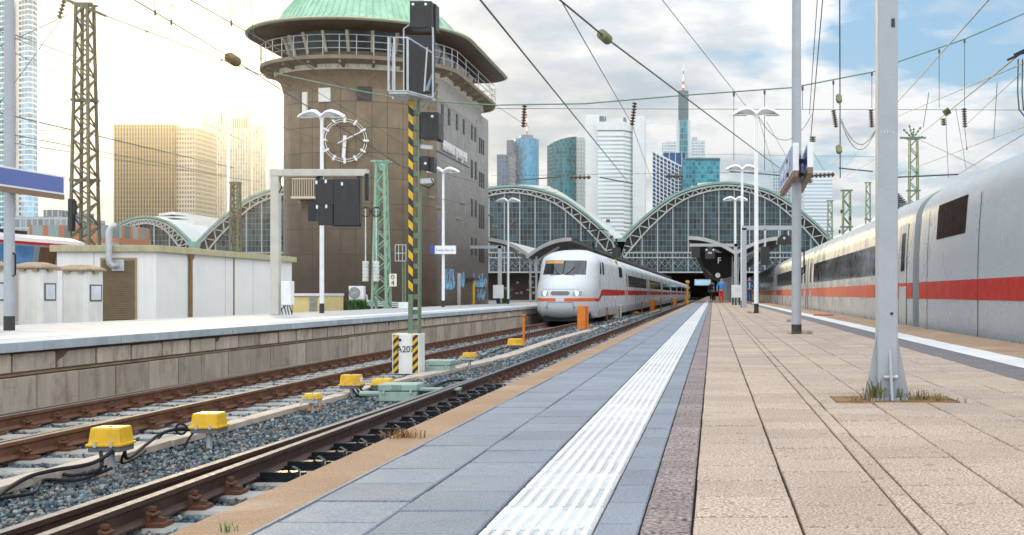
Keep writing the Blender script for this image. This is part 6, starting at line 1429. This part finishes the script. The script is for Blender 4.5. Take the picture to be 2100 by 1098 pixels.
# ------------------------------------------------------------------ overhead wires and insulators
wirem = mat('dark_wire', (.055, .06, .05), .5); wiregr = mat('green_span_wire', (.15, .24, .17), .5); insg = mat('green_brown_insulator', (.16, .17, .07), .25, var=.15)
def wpts(a, b, sag=0., n=14):
    a, b = Vector(a), Vector(b); return [a.lerp(b, t) - Vector((0, 0, sag * 4 * t * (1 - t))) for t in np.linspace(0, 1, n)]
def wire(label, a, b, r=.012, sag=0., mt=None, drops=None, zc=None, group='overhead wires'):
    """a and b are (px, py, Y) on the photo plane at real depth Y."""
    p, q = P(*a), P(*b); pts = wpts(p, q, sag)
    m = MB(); m.tube(pts, r, 5); o = m.build('overhead_wire', mt or wirem, smooth=60); tag(o, label, 'wire', group); WLOC[o.name] = tuple(o.location)
    for (f, l, dx) in drops or ():
        s = p.lerp(q, f) - Vector((0, 0, sag * 4 * f * (1 - f))); d = MB(); d.tube([s, s - Vector((dx, 0, l))], max(r * .6, .010), 4); d.tube([s + Vector((0, 0, .05)), s - Vector((0, 0, .07))], r * 1.7, 5); d.build('dropper', mt or wirem, o)
    return o
def insul(label, a, b, r, mt=None, n=7, group='insulators on the wires'):
    m = MB(); insulator_mb(m, P(*a), P(*b), r, n, 14); tag(m.build('insulator', mt or insm, smooth=50), label, 'insulator', group)
# along the tracks
wire('dark wire running down to the silver tower from top centre', (985, 0, 15), (1290, 376, 62), .016, drops=None)
wire('thin wire falling from top centre behind the first dark wire', (1150, 0, 22), (1300, 262, 50), .012)
wire('thin wire dropping from the insulator by the silver tower', (1298, 262, 50), (1335, 365, 70), .012)
wire('dark wire with the round insulator, falling to the right hall crown', (1240, 76, 16), (1598, 345, 40), .014)
wire('upper end of the dark wire with the round insulator', (1148, 0, 14.5), (1240, 76, 16), .014)
insul('round green brown insulator high over the hall gap', (1233, 70, 15.9), (1248, 83, 16.2), .078, insg, 5)
wire('thin wire sloping down to the nearest lamp from top right', (1358, 0, 30), (1536, 226, 46), .011)
wire('steep wire left of the round grey pole at top', (1676, 0, 22), (1660, 235, 30), .010)
wire('second steep wire beside the round grey pole', (1687, 0, 22), (1662, 290, 30), .012)
wire('vertical wire carrying three round insulators', (1722, 0, 24), (1723, 365, 30), .016)
for k, (py, nm) in enumerate(((203, 'highest'), (307, 'lowest'))): insul('%s round insulator on the vertical wire left of the thick column' % nm, (1720, py - 5, 26), (1721, py + 5, 25.6), .075, insg, 4)
insul('round insulator above the deep blue sign', (1667, 280, 24), (1667, 292, 24), .075, insg, 3); insul('round insulator beside the sign pole below the signs', (1660, 364, 26), (1662, 376, 26), .075, insg, 3)
# cross span over all tracks
sp = [(570, 152), (700, 180), (835, 205), (1015, 216), (1200, 213), (1400, 196), (1625, 180), (1790, 148), (1845, 126), (1980, 80), (2110, 24)]
m = MB(); m.tube([P(a, b, 50) for a, b in sp], .032, 6); o = m.build('overhead_wire', wiregr, smooth=60); tag(o, 'thick pale green cross span cable curving across the whole sky', 'wire', 'overhead wires'); WLOC[o.name] = tuple(o.location)
for px, py, pyb in ((1183, 212, 60), (1505, 190, 330), (1568, 186, 350), (1646, 178, 225), (1709, 166, 222), (1788, 148, 222), (1926, 102, 222), (1978, 80, 222)):
    if pyb < py: continue
    d = MB(); d.tube([P(px, py, 50), P(px, pyb, 50)], .014, 4); d.tube([P(px, py, 50), P(px, py + 8, 50)], .05, 5); d.build('hanger', wirem, o)
wire('thin level wire crossing the sky below the span cable', (1005, 223, 50), (2105, 226, 50), .013)
wire('level wire low across the towers', (1005, 361, 90), (1660, 352, 90), .016)
wire('faint level wire at mid height behind the lamp heads', (1400, 316, 95), (1800, 322, 95), .012)
for px, py0, py1, px1, nm in ((1076, 216, 262, 1073, 'left hanging insulator over the round blue tower'), (1302, 210, 258, 1296, 'hanging insulator over the right slab of the silver tower'), (1709, 226, 262, 1715, 'left hanging insulator of the pair beside the thick column'), (1786, 225, 262, 1788, 'right hanging insulator close to the thick column'), (1977, 222, 262, 1979, 'hanging insulator right of the dark green mast')):
    insul(nm, (px, py0, 50), (px1, py1, 50), .12, insm, 8)
insul('upper insulator of the knot near the dark green mast', (1936, 234, 40), (1948, 226, 40), .14, insg, 4); insul('lower insulator of the knot near the dark green mast', (1935, 243, 40), (1936, 258, 40), .12, insg, 4)
# steady arms with insulators
for a, b, nm in (((1065, 370, 88), (1152, 363, 88), 'left'), ((1230, 364, 88), (1298, 377, 88), 'middle'), ((1497, 352, 86), (1600, 360, 86), 'right'), ((1790, 352, 80), (1720, 345, 80), 'column side'), ((1838, 364, 70), (1965, 358, 70), 'train side')):
    wire('dark steady arm above the halls, %s one' % nm, a, b, .05, group='steady arms')
insul('short insulator between the steady arms over the silver tower', (1168, 364, 88), (1212, 364, 88), .17, insm, 5); insul('insulator chain on the steady arm beside the name signs', (1662, 361, 60), (1712, 358, 60), .14, insm, 6)
insul('insulator coil in front of the white grid tower', (1366, 362, 88), (1402, 362, 88), .16, insm, 5)
# right side: wires over the right tracks
for lab, a, b, r, dr in (('wire running from the top right corner down past the dark green mast', (2028, 0, 20), (1838, 213, 44), .014, None),
    ('double wire from the right edge to the dark green mast head', (2105, 100, 22), (1880, 282, 100), .02, None),
    ('wire from right edge falling behind the thick column', (2105, 128, 20), (1838, 240, 40), .011, None),
    ('wire from right edge towards the train side arm', (2105, 258, 30), (1840, 358, 60), .014, [(.3, -1.0, .1)]),
    ('low wire from right edge along the train roof', (2105, 272, 24), (1965, 358, 44), .012, None),
    ('thin wire crossing behind the hanging insulator at right', (2105, 140, 28), (1975, 262, 48), .011, None),
    ('thin wire from the dark green mast down to the train roof', (1882, 285, 98), (2000, 340, 70), .02, None),
    ('thin steep wire right of the dark green mast', (1940, 255, 40), (1945, 365, 52), .011, None),
    ('second thin steep wire right of the dark green mast', (1960, 222, 44), (1982, 350, 56), .010, None),
    ('slack wire looping left of the thick column', (1725, 245, 44), (1800, 258, 46), .014, None)):
    wire(lab, a, b, r, .9 if 'slack' in lab else 0, drops=dr)
wire('second slack wire looping lower left of the thick column', (1725, 250, 44), (1800, 255, 46), .014, 1.1)
wire('slack wire looping behind the nearest lamp head', (1556, 240, 48), (1665, 235, 50), .014, 1.1)
for i, (a, b) in enumerate((((1556, 242, 48), (1590, 360, 70)), ((1572, 250, 50), (1612, 320, 56)), ((1660, 300, 40), (1690, 350, 60)), ((1725, 320, 46), (1690, 350, 60)), ((1800, 262, 46), (1735, 340, 62)), ((1798, 325, 50), (1730, 365, 70)), ((1905, 190, 30), (1893, 262, 32)), ((2045, 170, 30), (2038, 284, 34)))):
    wire('short tangled wire over the right tracks, number %s from the left' % ('one', 'two', 'three', 'four', 'five', 'six', 'seven', 'eight')[i], a, b, .010)
for k, x0 in enumerate((2088, 2097)):
    m = MB(); m.tube([P(x0, 122, 24), P(x0 - 1, 190, 24), P(x0 + 2, 225, 24), P(x0 + 16, 243, 24)], .016, 6); tag(m.build('hanging_cable', wirem, smooth=60), ['outer', 'inner'][k] + ' black hanging cable loop at the right picture edge', 'cable')
# left side: feeder lines
LW = [('wire from the mast head falling right to the tower gallery', (205, 28, 60), (600, 178, 58), .03, [(.25, 2.6, 0), (.64, 3.5, 0)]),
      ('wire with the brown insulator at upper left', (275, 0, 24), (476, 120, 30), .016, [(.18, -2.2, .15), (.33, -2.6, -.2)]),
      ('lower part of the wire with the brown insulator, towards the clock', (478, 122, 30), (830, 345, 56), .02, None),
      ('wire with two droppers falling across the copper roof side', (390, 0, 22), (760, 208, 40), .014, [(.14, -2.2, .15), (.23, -2.6, .25)]),
      ('thin wire from the top left crossing the sun glare', (335, 0, 30), (835, 300, 56), .010, None),
      ('upper feeder line crossing the lattice mast', (-10, 57, 60), (470, 232, 118), .03, None),
      ('second feeder line crossing the lattice mast', (-10, 60, 60), (500, 290, 118), .022, None),
      ('third feeder line passing the lattice mast', (-10, 90, 58), (330, 252, 100), .02, None),
      ('thick level feeder line at the mast cross arms', (-10, 230, 58), (480, 345, 118), .035, None),
      ('lower feeder line above the beige slab', (-10, 270, 58), (470, 362, 118), .026, None),
      ('lowest feeder line in front of the beige slab', (-10, 288, 58), (520, 372, 118), .022, None),
      ('level wire from the tall tower to the mast', (80, 268, 60), (172, 264, 60), .018, None),
      ('wire slanting from the mast head to the lower left', (128, 35, 60), (-10, 225, 50), .02, None),
      ('second wire slanting from the mast head past the tall tower', (140, 30, 60), (-10, 100, 46), .022, None),
      ('thin wire across the tower front above the gantry', (545, 250, 54), (835, 345, 50), .012, None),
      ('thin wire in front of the tower flank, upper', (870, 345, 46), (1015, 385, 70), .014, None),
      ('thin wire in front of the tower flank, lower', (862, 400, 46), (1005, 428, 70), .014, None),
      ('wire from the tower gallery corner to the blue tower', (1018, 218, 52), (1085, 262, 60), .012, None)]
for lab, a, b, r, dr in LW: wire(lab, a, b, r, drops=dr)
insul('round brown insulator in the glare at upper left', (470, 118, 29.7), (486, 128, 30.3), .15, mat('brown_glare_insulator', (.15, .10, .03), .3), 5)
for i, (px, py, Y) in enumerate(((885, 407, 48), (898, 428, 49), (948, 418, 58), (940, 450, 57), (1007, 442, 66), (1014, 465, 68))):
    insul('small brown insulator in front of the tower flank, number %s from the left' % ('one', 'two', 'three', 'four', 'five', 'six')[i], (px - 5, py - 1, Y), (px + 6, py + 1, Y), .10, insg, 3)
for i, (px, py, Y) in enumerate(((1050, 462, 80), (1056, 456, 80), (1247, 453, 70), (1254, 486, 70))):
    insul('tiny dark insulator before the glazed halls, number %s from the left' % ('one', 'two', 'three', 'four')[i], (px - 4, py, Y), (px + 4, py, Y), .14, insm, 3)
for i, (px, py, Y) in enumerate(((1743, 448, 60), (1726, 434, 60), (1722, 475, 70))): insul('tiny hanging insulator by the stout green mast, number %s' % ('one', 'two', 'three')[i], (px, py - 4, Y), (px, py + 4, Y), .10, insm, 3)

# ------------------------------------------------------------------ haze (thin warm air in front of the veiled sun)
m = MB(); m.bx(-1800, 1800, -120, 1800, -2.1, 330)
hz = m.build('haze', None, smooth=0); hz['kind'] = 'stuff'; hz['label'] = 'thin morning haze over the station and the city'; hz['category'] = 'haze'
hm = bpy.data.materials.new('haze_air'); hm.use_nodes = True; t = hm.node_tree; t.nodes.clear()
pv = t.nodes.new('ShaderNodeVolumePrincipled'); pv.inputs['Color'].default_value = (.98, .96, .90, 1); pv.inputs['Density'].default_value = .00006; pv.inputs['Anisotropy'].default_value = .91
t.links.new(pv.outputs[0], t.nodes.new('ShaderNodeOutputMaterial').inputs['Volume'])
hz.data.materials.clear(); hz.data.materials.append(hm)
